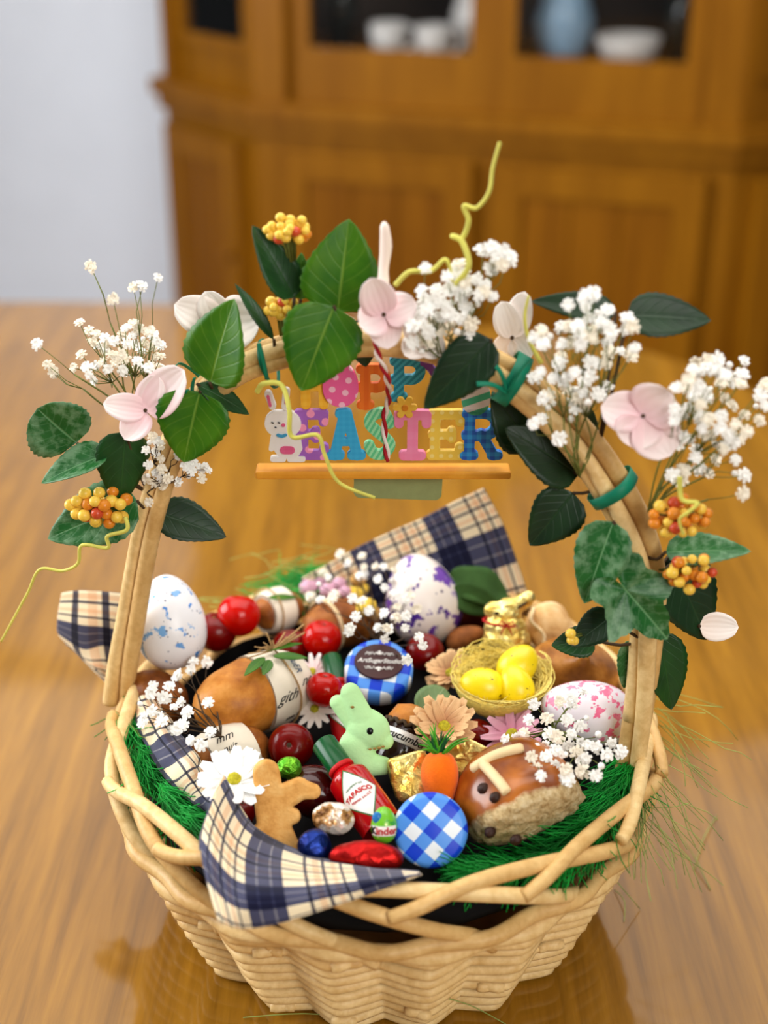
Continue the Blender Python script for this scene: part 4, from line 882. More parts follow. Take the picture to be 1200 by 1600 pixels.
# --- dried flowers by the far rim
dfb = thing('dried_flower_bunch', 'bunch of mauve, tan and yellow dried flower buds by the far rim', 'flowers', atZ(545, 945, .14)); dm = [plain('mauve_bud', C(206, 160, 180), .8, .15, 200, .4), plain('tan_bud', C(206, 160, 90), .8, .15, 200, .4), plain('yellow_bud', C(232, 196, 70), .8, .15, 200, .4), M['bbc']]
bst = MB(); root = atZ(575, 985, .135)
for (x, y, r_, k) in ((482, 918, 15, 0), (498, 910, 14, 0), (512, 922, 13, 0), (520, 900, 12, 0), (505, 896, 11, 3), (530, 912, 12, 0), (545, 890, 15, 1), (528, 886, 12, 1), (560, 905, 13, 1), (552, 930, 16, 2), (572, 948, 17, 2), (540, 925, 11, 0), (486, 932, 10, 3), (524, 930, 10, 3), (585, 958, 12, 1), (566, 920, 11, 2)):
    q_ = atZ(x, y, .158 + random.uniform(-.004, .006)); s = mpp(q_); bd_ = MB().ell((0, 0, 0), (r_ * s, r_ * s, r_ * s * .85), None, 12, 8, 0, .0012, 300); bd_.v = [tuple(V(v) + q_) for v in bd_.v]
    obj('bud', bd_, dm[k], dfb, True); bst.tube(catmull([root, (root + q_) / 2 + V((0, 0, .004)), q_], 6), .0005, 4)
obj('stem', bst, M['stemd'], dfb, True)

# ================================================================== BABY'S BREATH
def blossom_mesh(k):
    rnd = random.Random(k); b = MB(); r = .0045
    for ring, (n, tilt, ln) in enumerate(((8, 8, 1.0), (7, 34, .9), (5, 60, .7))):
        for i in range(n):
            a = 2 * math.pi * (i + .5 * ring) / n + rnd.uniform(-.2, .2); e = R(tilt + rnd.uniform(-10, 10)); d = V((math.cos(a) * math.cos(e), math.sin(a) * math.cos(e), math.sin(e))); sd_ = V((-math.sin(a), math.cos(a), 0)); up = d.cross(sd_) * -1
            L_ = r * ln * rnd.uniform(.82, 1.12); w_ = r * .27
            b.add([V((0, 0, 0)), d * L_ * .55 + sd_ * w_ * .8, d * L_ * .92 + sd_ * w_ * .7 + up * r * .12, d * L_ * .92 - sd_ * w_ * .7 + up * r * .12, d * L_ * .55 - sd_ * w_ * .8], [(0, 1, 2, 3, 4)])
    b.ell((0, 0, -.0004), (r * .42, r * .42, r * .45), None, 7, 5); return b
BM = []
for k in range(4):
    me = blossom_mesh(k).mesh('blossom', False); me.materials.append(M['bb']); BM.append(me)
BC = []
for k in range(3):
    me = blossom_mesh(20 + k).mesh('blossom', False); me.materials.append(M['bbc']); BC.append(me)
bud_me = MB().ell((0, 0, 0), (.0019, .0019, .0022), None, 8, 6).mesh('bud'); bud_me.materials.append(M['bb'])
def breath(label, root, spots, mode, rnd, size=1.0, cream=.3, stemm='stem', buds=4):
    """root: world point; spots: (px, py, rx, ry, n); mode: ('Y', y, spread) or ('Z', z, spread)"""
    rs = random.Random(rnd); root = V(root); t = thing('babys_breath', label, 'flowers', root); st = MB(); pts_all = []
    for (px, py, rx, ry, n) in spots:
        f = (lambda x, y, d: atY(x, y, mode[1] + d)) if mode[0] == 'Y' else (lambda x, y, d: atZ(x, y, mode[1] + d))
        hub = f(px, py, 0); hub = hub + (root - hub) * .35; placed = []
        st.tube(catmull([root, (root + hub) / 2 + V((rs.uniform(-.006, .006), rs.uniform(-.004, .004), 0)), hub], 6), .0006, 4)
        for k in range(n):
            for _try in range(14):
                a, q_ = rs.uniform(0, 6.28), math.sqrt(rs.random()); x, y = px + rx * q_ * math.cos(a), py + ry * q_ * math.sin(a)
                if all((x - u) ** 2 + (y - v) ** 2 > ((12.5 if mode[0] == 'Y' else 16) * size) ** 2 for u, v in placed): break
            placed.append((x, y)); P_ = f(x, y, rs.uniform(-mode[2], mode[2])); away = (P_ - hub).normalized(); z = (away * .5 + (CAM - P_).normalized() * .9 + V((rs.uniform(-.5, .5), rs.uniform(-.5, .5), rs.uniform(-.3, .5)))).normalized()
            isbud = n > 3 and k >= n - max(1, n // 9); sc_ = size * rs.uniform(.85, 1.2)
            m4 = Matrix.Translation(P_ - root) @ z.to_track_quat('Z', 'Y').to_matrix().to_4x4() @ Matrix.Rotation(rs.uniform(0, 6), 4, 'Z') @ Matrix.Scale(sc_, 4)
            inst('bud' if isbud else 'blossom', bud_me if isbud else rs.choice(BC if rs.random() < cream else BM), t, m4)
            mid = hub + (P_ - hub) * .5 + V((rs.uniform(-.004, .004), rs.uniform(-.003, .003), rs.uniform(-.004, .002))); st.tube([hub, mid, P_], .00032, 3)
    obj('stem', st, M[stemm], t, True); return t
breath("airy baby's breath sprig fanning out above the pale pink flower by the leaf cluster", atY(222, 668, HY(220) - .012), [(205, 545, 45, 40, 26), (150, 560, 45, 45, 16), (235, 555, 22, 32, 10), (145, 415, 6, 8, 2), (248, 434, 3, 3, 1), (216, 446, 14, 4, 3), (80, 575, 8, 10, 3), (58, 540, 3, 3, 1), (128, 505, 5, 5, 1), (175, 468, 3, 6, 1)], ('Y', HY(170) - .010, .025), 1, .86, .6, 'stem')
breath("small baby's breath tuft at the handle bend above the dark leaf", atY(245, 760, HY(245) - .012), [(238, 705, 16, 28, 8), (255, 745, 28, 18, 9), (308, 735, 22, 14, 8), (232, 785, 4, 4, 1), (278, 712, 6, 6, 2)], ('Y', HY(260) - .018, .006), 2, .85, .55, 'stemd')
breath("dense white baby's breath on the handle top beside the pink blossom", atY(705, 590, HY(705) - .010), [(668, 478, 36, 28, 12), (725, 452, 34, 44, 15), (775, 402, 26, 20, 8), (655, 525, 24, 26, 7), (712, 510, 42, 20, 9), (745, 455, 30, 30, 6), (712, 573, 3, 3, 1), (666, 417, 3, 3, 1)], ('Y', HY(700) - .022, .010), 3, 1.08, .15, 'stem')
breath("large white baby's breath bunch on the handle shoulder below two dark leaves", atY(905, 745, HY(905) - .012), [(915, 500, 40, 38, 14), (870, 525, 42, 36, 12), (955, 540, 38, 40, 12), (868, 600, 34, 38, 10), (920, 600, 40, 36, 10), (842, 645, 18, 26, 4), (905, 640, 22, 22, 4), (926, 459, 3, 3, 1), (876, 686, 4, 4, 1), (985, 505, 10, 10, 2)], ('Y', HY(910) - .020, .016), 4, 1.0, .25, 'stem')
breath("outermost baby's breath spray reaching past the big blush flower", atY(1012, 800, HY(1012) - .014), [(1110, 590, 40, 30, 10), (1150, 580, 22, 26, 6), (1080, 640, 44, 44, 14), (1130, 660, 40, 46, 13), (1090, 710, 42, 34, 11), (1150, 715, 20, 36, 5), (1190, 640, 14, 44, 5), (1158, 770, 4, 4, 1), (1085, 572, 6, 8, 2), (1060, 745, 20, 14, 4)], ('Y', HY(1100) - .012, .022), 5, 1.0, .4, 'stem')
breath("baby's breath lying across the paper-banded loaf below the blue splashed egg", atZ(345, 1150, .150), [(258, 1070, 36, 22, 5), (290, 1052, 14, 10, 2), (240, 1095, 26, 20, 4), (275, 1115, 34, 28, 5), (320, 1040, 6, 6, 1), (298, 1035, 5, 5, 1), (326, 1098, 4, 4, 1), (307, 1160, 12, 10, 2), (270, 1135, 22, 12, 3), (326, 1145, 5, 5, 1), (225, 1120, 8, 12, 2), (285, 1092, 5, 5, 1)], ('Z', .168, .005), 6, 1.0, .05, 'stemd')
breath("baby's breath spilling over the purple splashed egg and dried flower buds", atZ(600, 1010, .150), [(572, 890, 20, 18, 3), (548, 870, 20, 14, 3), (600, 905, 22, 28, 5), (540, 915, 46, 26, 5), (615, 960, 28, 34, 9), (640, 935, 22, 28, 3), (602, 988, 20, 12, 3), (545, 985, 6, 14, 2), (650, 990, 8, 6, 1), (636, 1033, 3, 3, 1), (661, 1006, 3, 3, 1), (565, 950, 24, 16, 3), (500, 935, 16, 8, 2)], ('Z', .184, .008), 7, 0.9, .25, 'stemd')
breath("baby's breath drooping over the bun between pink splashed egg and grass", atZ(865, 1140, .160), [(885, 1120, 36, 26, 6), (880, 1165, 40, 26, 9), (850, 1180, 26, 26, 5), (925, 1165, 44, 22, 6), (920, 1195, 40, 20, 5), (838, 1140, 24, 18, 3), (790, 1152, 5, 5, 1), (816, 1160, 10, 8, 2), (842, 1214, 5, 5, 1), (887, 1215, 10, 6, 2), (835, 1102, 4, 4, 1), (968, 1180, 8, 10, 2), (900, 1085, 20, 10, 2)], ('Z', .178, .006), 8, 1.02, .25, 'stem')

# ================================================================== GARLAND ON THE HANDLE
def sprig(label, leaves, stem_from=None, name='leaf_sprig', cat='leaves'):
    """leaves: (base px,py, tip px,py, width px, material, shape, depth offset base, depth offset tip, normal, extras)"""
    l0 = leaves[0]; o0 = atY(l0[0], l0[1], HY(l0[0])); t = thing(name, label, cat, o0); st = MB(); P0 = atY(stem_from[0], stem_from[1], HY(stem_from[0])) if stem_from else None
    for (bx, by, tx, ty, wd, mt, shp, db, dt, nrm, ex) in leaves:
        b0 = atY(bx, by, HY(bx) + db); t1_ = atY(tx, ty, HY(bx) + dt); s = mpp(b0)
        obj('leaf', leaf_mesh(b0, t1_, wd * s, nrm, shp, **ex), M[mt], t, True)
        if P0 is not None: st.tube(catmull([P0, (P0 + b0) / 2 + V((0, -.003, -.002)), b0], 6), .0011, 5)
    if P0 is not None: obj('stem', st, M['stemd'], t, True)
    return t
UPF = (0, -.85, .5); FL = (-.35, -.8, .4); FR = (.35, -.8, .4)
sprig('two broad green leaves at the handle bend above the pale pink flower', [(328, 598, 362, 468, 122, 'lf', 'ovate', -.018, -.022, FL, {}), (312, 612, 286, 724, 124, 'lf', 'ovate', -.022, -.028, UPF, {}), (308, 600, 392, 646, 40, 'lfd', 'lance', -.020, -.014, (0, -.6, .8), {})], (338, 605))
sprig('frosted round leaf and two folded dark leaves at the outer handle bend', [(120, 692, 58, 640, 112, 'lfv', 'round', -.016, -.024, (-.3, -.85, .4), {}), (168, 708, 62, 752, 66, 'lfv', 'ovate', -.022, -.030, (-.1, -.5, .9), {'fold': .4}), (196, 675, 188, 792, 90, 'lfd', 'ovate', -.020, -.024, FR, {'fold': -.2})], (232, 770))
sprig('frosted leaf behind the yellow berry cluster near the handle bend', [(214, 782, 72, 842, 104, 'lfv', 'ovate', -.010, -.016, (-.2, -.85, .4), {})], (236, 790))
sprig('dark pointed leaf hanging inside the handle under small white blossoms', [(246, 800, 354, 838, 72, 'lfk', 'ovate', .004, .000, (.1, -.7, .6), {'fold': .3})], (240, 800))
sprig('two large plain green leaves on the crown of the handle', [(528, 488, 545, 343, 132, 'lf', 'ovate', -.012, -.008, (0, -.9, .35), {}), (522, 478, 470, 612, 134, 'lf', 'ovate', -.020, -.030, (.1, -.85, .45), {})], (555, 540))
sprig('upright half folded leaf under the topmost yellow berries', [(460, 465, 396, 352, 62, 'lfd', 'ovate', -.008, -.006, (.3, -.85, .3), {'fold': .35}), (470, 468, 470, 395, 40, 'lf', 'ovate', -.005, -.003, (-.2, -.9, .3), {})], (455, 545))
sprig('narrow dark leaf leaning off the handle beside the small yellow berries', [(428, 530, 369, 442, 22, 'lfd', 'lance', -.010, -.006, (.5, -.8, .3), {})], (432, 560))
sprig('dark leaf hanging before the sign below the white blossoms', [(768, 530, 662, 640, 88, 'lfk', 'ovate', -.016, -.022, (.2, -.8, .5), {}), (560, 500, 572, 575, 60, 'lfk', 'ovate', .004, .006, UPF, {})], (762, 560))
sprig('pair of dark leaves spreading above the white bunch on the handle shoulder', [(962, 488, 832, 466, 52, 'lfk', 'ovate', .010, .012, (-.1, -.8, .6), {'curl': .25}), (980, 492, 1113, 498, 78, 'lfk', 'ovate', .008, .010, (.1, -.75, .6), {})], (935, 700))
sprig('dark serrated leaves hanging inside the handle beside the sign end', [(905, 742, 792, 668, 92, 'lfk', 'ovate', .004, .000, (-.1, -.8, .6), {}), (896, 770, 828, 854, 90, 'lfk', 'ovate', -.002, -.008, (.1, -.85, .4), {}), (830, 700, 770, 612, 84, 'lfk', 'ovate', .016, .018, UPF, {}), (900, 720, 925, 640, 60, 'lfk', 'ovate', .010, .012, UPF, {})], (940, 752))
def ivy_mesh(c, tip, w_, nrm, lobes=None):
    c, tip = V(c), V(tip); ax_ = tip - c; L_ = ax_.length; ax_.normalize(); nrm = V(nrm); nrm = (nrm - ax_ * nrm.dot(ax_)).normalized(); sd_ = nrm.cross(ax_)
    key = [(0, 1.0), (14, .80), (34, .55), (50, .66), (64, .84), (80, .56), (98, .46), (122, .60), (142, .50), (165, .34), (180, .12)]
    def rad(th):
        a = abs(th); 
        for (a0, r0), (a1, r1) in zip(key, key[1:]):
            if a <= a1: f = (a - a0) / (a1 - a0); f = f * f * (3 - 2 * f); return r0 + (r1 - r0) * f
        return key[-1][1]
    b = MB(); nr, na = 7, 60; vs = []; uv = []
    for i in range(nr + 1):
        for k in range(na):
            th = -180 + 360 * k / na; r_ = rad(th) * (i / nr) * (1 + (.03 * ((k * 2.0 / 3) % 1 - .5) if i == nr else 0)); x = r_ * math.cos(R(th)); y = r_ * math.sin(R(th)) * w_ / L_ / 1.15
            vs.append(c + ax_ * L_ * x + sd_ * L_ * y + nrm * L_ * (.22 * abs(y) - .10 * x * x - .05 * math.cos(R(th) * 5) * (i / nr))); uv.append((x, y * 2.2))
    fs = [(i * na + k, (i + 1) * na + k, (i + 1) * na + (k + 1) % na, i * na + (k + 1) % na) for i in range(nr) for k in range(na)]
    b.add(vs, fs, uv); N_ = len(vs); b.add([V(v) - nrm * .0005 for v in vs], [tuple(reversed(f)) for f in fs], uv); return b
t = sprig('frosted ivy leaf and round leaf over the straight handle foot', [(958, 815, 912, 945, 92, 'lfv', 'ovate', -.018, -.026, (-.2, -.85, .4), {}), (992, 1000, 975, 1078, 46, 'lfv', 'ovate', .004, .002, UPF, {})], (1002, 850))
obj('leaf', ivy_mesh(atY(978, 922, HY(978) - .026), atY(1050, 1004, HY(978) - .032), 105 * .00042, (0, -.85, .45)), M['lfv'], t, True)
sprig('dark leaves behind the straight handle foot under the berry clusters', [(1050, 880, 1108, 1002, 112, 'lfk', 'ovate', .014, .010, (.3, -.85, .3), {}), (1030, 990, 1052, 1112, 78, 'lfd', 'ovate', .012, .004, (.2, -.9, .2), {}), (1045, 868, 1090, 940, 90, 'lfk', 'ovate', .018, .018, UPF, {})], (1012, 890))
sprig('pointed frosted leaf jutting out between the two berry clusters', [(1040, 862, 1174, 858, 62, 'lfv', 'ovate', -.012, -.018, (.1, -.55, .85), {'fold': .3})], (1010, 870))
sprig('two small dark leaves inside the handle above the pink splashed egg', [(958, 960, 892, 1010, 58, 'lfk', 'ovate', -.008, -.014, (-.3, -.8, .4), {'fold': .3}), (930, 1000, 862, 1008, 54, 'lfd', 'ovate', -.002, -.006, (0, -.8, .6), {})], (1008, 1000))
# --- blossoms with four petals
def blossom(label, px, py, dy, petals, mat, face=(0, -.9, .4), extra=None):
    c = atY(px, py, HY(px) + dy); s = mpp(c); t = thing('hydrangea_flower', label, 'flower', c); face = V(face).normalized()
    for (tx, ty, wd, dz) in petals:
        tip = atY(tx, ty, HY(px) + dy + dz); obj('petal', leaf_mesh(c, tip, wd * s, face, 'round', .22, -.18, 0, .0004, 12, 9), mat, t, True)
    obj('stamen', MB().ell(c + face * .0012, (.0013, .0013, .0013), None, 8, 6), M['stemd'], t, True)
    obj('stalk', MB().tube([c, c + V((0, .006, -.006)), c + V((0, .010, -.012))], .0009, 5), M['stem'], t, True)
blossom('pale pink flower below the airy white sprig by the handle bend', 228, 642, -.026, [(160, 632, 46, -.006), (292, 578, 72, -.002), (196, 688, 52, -.008), (248, 586, 50, .004)], M['pinkp'], (-.1, -.8, .55))
blossom('blush flower half hidden behind the broad leaf at the handle bend', 345, 508, .004, [(272, 476, 62, .0), (408, 498, 84, -.004), (320, 455, 50, .004), (384, 545, 60, .0)], M['creamp'], (0, -.9, .4))
t_ = blossom('pink flower on the crown of the handle with an upright bud', 600, 492, -.030, [(578, 432, 58, -.004), (562, 510, 60, -.004), (652, 474, 56, -.002), (606, 545, 52, -.004)], M['pinkp'], (-.1, -.9, .4))
fl = bpy.data.objects['hydrangea_flower.002']
obj('bud_spike', MB().tube(catmull([atY(600, 470, -.024), atY(599, 425, -.022), atY(603, 385, -.02), atY(600, 347, -.02)], 12), [.0030, .0030, .0032, .0034, .0030, .0030, .0032, .0034, .0036, .0034, .0030, .0026, .0012], 8), M['creamp'], fl, True)
blossom('white petalled flower under the dense white blossoms on the handle crown', 662, 528, -.014, [(632, 556, 44, -.004), (690, 556, 44, -.004), (640, 488, 50, .0), (684, 500, 48, .0)], M['creamp'])
blossom('cream flower standing behind the handle between the two white bunches', 800, 528, .016, [(820, 455, 44, .006), (782, 470, 44, .002), (778, 560, 40, .0), (828, 560, 44, .0)], M['creamp'])
blossom('large blush flower on the handle shoulder above the teal tape', 1004, 650, -.024, [(1050, 612, 88, -.004), (988, 700, 78, -.006), (1046, 712, 84, -.004), (938, 636, 66, .002)], M['pinkp'], (.1, -.9, .4))
blossom('single pale petal flower peeping out behind the dark leaves by handle foot', 1092, 978, .016, [(1152, 980, 46, .004)], M['creamp'])
# --- berries
def berries(label, px, py, dy, rx, ry, n, rp, seed, mix=(.65, .27), stem_to=None):
    rs = random.Random(seed); c = atY(px, py, HY(px) + dy); s = mpp(c); t = thing('berry_cluster', label, 'berries', c); root = atY(*stem_to, HY(px)) if stem_to else c + V((0, .01, -.015)); st = MB(); meshes = {}
    for k, m_ in enumerate(('by', 'bo', 'br')):
        me = MB().ell((0, 0, 0), (1, 1, .95), None, 14, 10).mesh('berry'); me.materials.append(M[m_]); meshes[k] = me
    pl = []
    for k in range(n):
        for _ in range(60):
            a, q_ = rs.uniform(0, 6.28), math.sqrt(rs.random()); dx, dz = rx * q_ * math.cos(a), ry * q_ * math.sin(a); dep = rs.uniform(-1, .4) * math.sqrt(max(0, 1 - q_ * q_)) * min(rx, ry) * .8
            if all((dx - u) ** 2 + (dz - v) ** 2 + (dep - w_) ** 2 > (rp * 1.5) ** 2 for u, v, w_ in pl): break
        pl.append((dx, dz, dep)); r_ = rp * s * rs.uniform(.85, 1.12); P_ = V((dx * s, dep * s, dz * s)); v_ = rs.random(); kk = 0 if v_ < mix[0] else 1 if v_ < mix[0] + mix[1] else 2
        inst('berry', meshes[kk], t, Matrix.Translation(P_) @ Matrix.Scale(r_, 4)); st.tube([root, c + P_ * .4, c + P_], .0006, 4)
    obj('stem', st, M['stem'], t, True)
berries('round yellow berry cluster topmost above the handle crown', 451, 358, -.012, 34, 20, 30, 8.6, 1, (.8, .12), (462, 450))
berries('small yellow berry cluster peeking beside the crown leaves', 440, 480, -.006, 24, 15, 14, 8.5, 2, (.8, .12), (440, 540))
berries('yellow berry cluster with two red berries before the frosted leaf', 156, 788, -.028, 46, 32, 27, 9.5, 3, (.72, .18), (214, 790))
berries('orange berry cluster below the outermost white blossoms', 1064, 806, -.020, 44, 30, 28, 9.5, 4, (.4, .42), (1015, 820))
berries('amber berry cluster under the pointed frosted leaf', 1078, 892, -.018, 36, 30, 24, 9.0, 5, (.5, .38), (1030, 890))
berries('tiny pair of yellow berries on the small dark leaves above the pink egg', 896, 994, -.026, 8, 9, 3, 8, 6, (.8, .2), (935, 985))
# --- tendrils and ties
def tendril(label, pts, rad=.0016, y0=None):
    P_ = [atY(x, y, (HY(x) if y0 is None else y0) + d) for x, y, d in pts]; n = 10 * len(pts); c = catmull(P_, n); t = obj('curly_tendril', MB(), M['tendril']) if 0 else None
    o = obj('curly_tendril', MB().tube(c, [rad * (1 - .45 * q_ / n) for q_ in range(n + 1)], 7), M['tendril']); tag(o, label, 'tendril'); return o
tendril('long lime tendril curling up from the white blossoms on the crown', [(712, 445, -.026), (732, 415, -.026), (722, 378, -.022), (707, 369, -.02), (722, 372, -.016), (732, 345, -.016), (725, 322, -.016), (745, 325, -.016), (764, 300, -.016), (770, 262, -.014), (781, 222, -.012)], .0019)
tendril('short lime tendril arching from the pink crown flower', [(618, 445, -.024), (640, 425, -.026), (672, 424, -.026), (694, 406, -.026), (702, 415, -.026), (706, 440, -.024)], .0017)
tendril('long lime tendril trailing from the red-spotted berry cluster to the table side', [(196, 808, -.034), (198, 828, -.036), (168, 838, -.036), (168, 856, -.036), (128, 852, -.034), (122, 880, -.034), (98, 892, -.03), (62, 890, -.03), (44, 925, -.03), (22, 965, -.03), (2, 1002, -.03)], .0015)
tendril('lime tendril hanging in front of the sign rabbit and bar', [(402, 612, -.020), (412, 600, -.022), (440, 602, -.022), (452, 640, -.03), (456, 682, -.032), (496, 680, -.032), (508, 712, -.032), (530, 754, -.032), (586, 778, -.030)], .0019)
tendril('pale lime tendril standing before the cream flower behind the handle', [(846, 568, -.012), (826, 530, -.010), (820, 495, -.008), (826, 462, -.006)], .0014)
tendril('pale lime tendril drooping over the orange berry cluster', [(1062, 745, -.030), (1066, 780, -.032), (1090, 786, -.036), (1076, 800, -.038), (1062, 812, -.036), (1068, 835, -.036)], .0016)
def tie(label, px, py, rad, ang, wd, tails=()):
    c = atY(px, py, HY(px)); t = thing('tape_tie', label, 'tape', c); d = V((math.cos(R(ang)), -.12, math.sin(R(ang)))).normalized(); u = V((0, -1, 0)); v_ = d.cross(u).normalized(); u = v_.cross(d)
    obj('loop', MB().grid(32, 3, lambda a, b_: (v_ * math.cos(a * 2 * math.pi) + u * math.sin(a * 2 * math.pi)) * (rad + .0006 * math.sin(a * 25)) + d * (b_ - .5) * wd, .0005), M['tie'], t)
    for (x, y, dy) in tails:
        e = atY(x, y, HY(px) + dy) - c; b0 = v_ * rad * .3 + u * rad; obj('tail', MB().tube(catmull([b0, b0 + (e - b0) * .5 + V((0, -.002, .003)), e], 8), .0017, 6, False, .3), M['tie'], t)
tie('teal tape wound round the handle shoulder below the blush flower', 957, 762, .0155, -52, .008); tie('teal tape on the handle beside the dark hanging leaf with loose ends', 800, 592, .0155, -30, .010, ((830, 560, -.018), (775, 572, -.02), (745, 600, -.024)))
tie('thin green wire tie crossing the handle beside the crown leaf', 420, 568, .0150, 20, .0022, ((404, 536, -.016),)); tie('thin green wire tie knotted by the broad leaves at handle bend', 300, 600, .0150, 40, .002, ((290, 612, -.024), (304, 590, -.024)))

# ================================================================== SIGN
SY = .022; so = atY(600, 729, SY); ss = mpp(so); vs_ = 1 / math.cos(R(23.5))
sg = thing('easter_sign', 'wooden sign of coloured letters on an orange bar hanging under the handle', 'sign', so)
sg_m = Matrix.Rotation(R(90), 4, 'X')          # shape XY -> sign XZ, front faces the camera
def SX(x): return (x - 600) * ss
def SZ(y): return (729 - y) * ss * vs_
bar = MB().box((SX(400), -.009, -.0056), (SX(797), .007, 0)); o = obj('bar', bar, M['bar'], sg, smooth=False)
bv = o.modifiers.new('round', 'BEVEL'); bv.width = .0016; bv.segments = 3
cd_ = shape2d('hanging_card', lambda X, Y: np.hypot(np.maximum(np.abs(X) - .0245, 0), np.maximum(np.abs(Y) - .0050, 0)) - .0045, -.034, .034, -.018, .018, .0005, .0006, .0002)
cdo = obj('hanging_card', cd_, M['card'], sg); cdo.matrix_basis = Matrix.Translation((SX(622), .003, SZ(762))) @ Matrix.Rotation(R(2), 4, 'Y') @ sg_m
ZB = 714 - 4
SYL = -.002; LN = [0]
def letter(ch, cx, base, h, w_, mat, th=.0040, st=.19):
    H = h * ss * vs_; W = w_ * ss; k = H * st; e = k * .5; lo, hi = -W / 2 + e, W / 2 - e; t, m_, b_ = H - e, H / 2, e
    L_ = {'E': [(lo + k * .25, b_, lo + k * .25, t, e), (lo - k * .1, b_, hi, b_, e), (lo - k * .1, t, hi, t, e), (lo, m_, hi - k * .9, m_, e * .9), (hi, b_, hi, b_ + k * .75, e * .95), (hi, t, hi, t - k * .75, e * .95), (hi - k * .8, m_ - k * .35, hi - k * .8, m_ + k * .35, e * .9)],
          'A': [(lo + k * .35, b_, -k * .1, t, e), (hi - k * .35, b_, k * .1, t, e), (lo + k * .9, m_ * .72, hi - k * .9, m_ * .72, e * .8), (lo - k * .05, b_, lo + k * .85, b_, e * .9), (hi + k * .05, b_, hi - k * .85, b_, e * .9), (-k * .55, t, k * .1, t, e * .9)],
          'T': [(0, b_, 0, t, e * 1.05), (lo, t, hi, t, e), (lo, t, lo, t - k * .9, e * .95), (hi, t, hi, t - k * .9, e * .95), (-k * .85, b_, k * .85, b_, e)],
          'R': [(lo + k * .3, b_, lo + k * .3, t, e), (lo, t, hi - k * 1.0, t, e), (lo, m_ * .95, hi - k * .9, m_ * .95, e), (0, m_, hi - k * .2, b_, e), (lo - k * .15, b_, lo + k * .75, b_, e * .9), (hi - k * .4, b_, hi + k * .25, b_, e * .9)],
          'P': [(lo + k * .5, b_, lo + k * .5, t, e * 1.15), (lo, t, hi - k * .9, t, e * 1.1), (lo, m_ * .98, hi - k * .9, m_ * .98, e * 1.1), (lo, b_, lo + k, b_, e)],
          'H': [(lo + k * .4, b_, lo + k * .4, t, e * 1.1), (hi - k * .4, b_, hi - k * .4, t, e * 1.1), (lo, m_, hi, m_, e)],
          'Y': [(lo + k * .2, t, 0, m_, e), (hi - k * .2, t, 0, m_, e), (0, b_, 0, m_, e), (lo - k * .1, t, lo + k * .7, t, e * .9), (hi + k * .1, t, hi - k * .7, t, e * .9)]}.get(ch)
    if ch in 'RP':
        cy = (t + m_ * .96) / 2; rr = (t - m_ * .96) / 2; cx_ = hi - rr - k * .05
        for q_ in range(9):
            a0, a1 = -math.pi / 2 + math.pi * q_ / 9, -math.pi / 2 + math.pi * (q_ + 1) / 9; L_.append((cx_ + rr * math.cos(a0), cy + rr * math.sin(a0), cx_ + rr * math.cos(a1), cy + rr * math.sin(a1), e * (1.1 if ch == 'P' else 1)))
    if ch == 'S':
        pts = [(hi - k * .1, t - k * .9), (hi - k * .5, t - k * .1), (0, t), (lo + k * .35, t - k * .35), (lo + k * .1, t - k * 1.1), (lo + k * .9, m_ + k * .15), (hi - k * .5, m_ - k * .45), (hi - k * .02, b_ + k * 1.0), (hi - k * .5, b_ + k * .2), (0, b_), (lo + k * .4, b_ + k * .2), (lo + k * .05, b_ + k * .95)]
        c = catmull([V((x, y, 0)) for x, y in pts], 30); L_ = [(a.x, a.y, b2.x, b2.y, e) for a, b2 in zip(c, c[1:])] + [(pts[0][0], pts[0][1], pts[0][0], pts[0][1] - k * .1, e * 1.1)]
    me = shape2d('letter', caps([(a, b2, c, d, r_) for a, b2, c, d, r_ in L_]), -W / 2 - .004, W / 2 + .004, -.004, H + .004, .00035, th, .0003, None, 1)
    LN[0] += 1; o = obj('letter', me, mat, sg); o.matrix_basis = Matrix.Translation((SX(cx), SYL + .0007 * (LN[0] % 2) + (.0015 if h < 70 else 0), SZ(base))) @ sg_m; return o
def spat(name, kind, c1, c2, period, rot=0):
    s = NT(name); v = s.coord(scale=(1 / period,) * 3, rot=(0, 0, R(rot))); sep = s.n('SeparateXYZ'); s.l(v, sep.inputs[0]); fx, fy = s.math('FRACT', sep.outputs[0]), s.math('FRACT', sep.outputs[1])
    if kind == 'dots':
        a, b_ = s.math('SUBTRACT', fx, .5), s.math('SUBTRACT', fy, .5); f = s.ramp(s.math('SQRT', s.math('ADD', s.math('MULTIPLY', a, a), s.math('MULTIPLY', b_, b_))), [(.22, (1, 1, 1, 1)), (.26, (0, 0, 0, 1))])
    elif kind == 'stripes': f = s.ramp(fx, [(0, (0, 0, 0, 1)), (.5, (1, 1, 1, 1))], 'CONSTANT')
    else: f = s.mix(.5, s.ramp(fx, [(0, (0, 0, 0, 1)), (.5, (1, 1, 1, 1))], 'CONSTANT'), s.ramp(fy, [(0, (0, 0, 0, 1)), (.5, (1, 1, 1, 1))], 'CONSTANT'))
    s.color(s.mix(f, c1, c2)); s.set(rough=.45); return s.m
B2 = 716
letter('E', 489, B2, 76, 52, spat('purple_dots', 'dots', C(160, 96, 190), C(240, 150, 190), .011, 30)); letter('A', 541, B2, 78, 62, spat('sky_blue', 'grid', C(40, 160, 214), C(50, 170, 220), .004)); letter('S', 593, B2, 78, 50, spat('green_stripes', 'stripes', C(90, 196, 140), C(150, 222, 170), .0032, 30))
letter('T', 644, B2, 76, 58, spat('pink_paint', 'grid', C(238, 130, 172), C(240, 140, 180), .01)); letter('E', 696, B2, 76, 58, spat('yellow_paint', 'dots', C(242, 204, 76), C(246, 222, 130), .006)); letter('R', 750, B2, 78, 62, spat('blue_gingham', 'grid', C(10, 92, 200), C(40, 160, 236), .006))
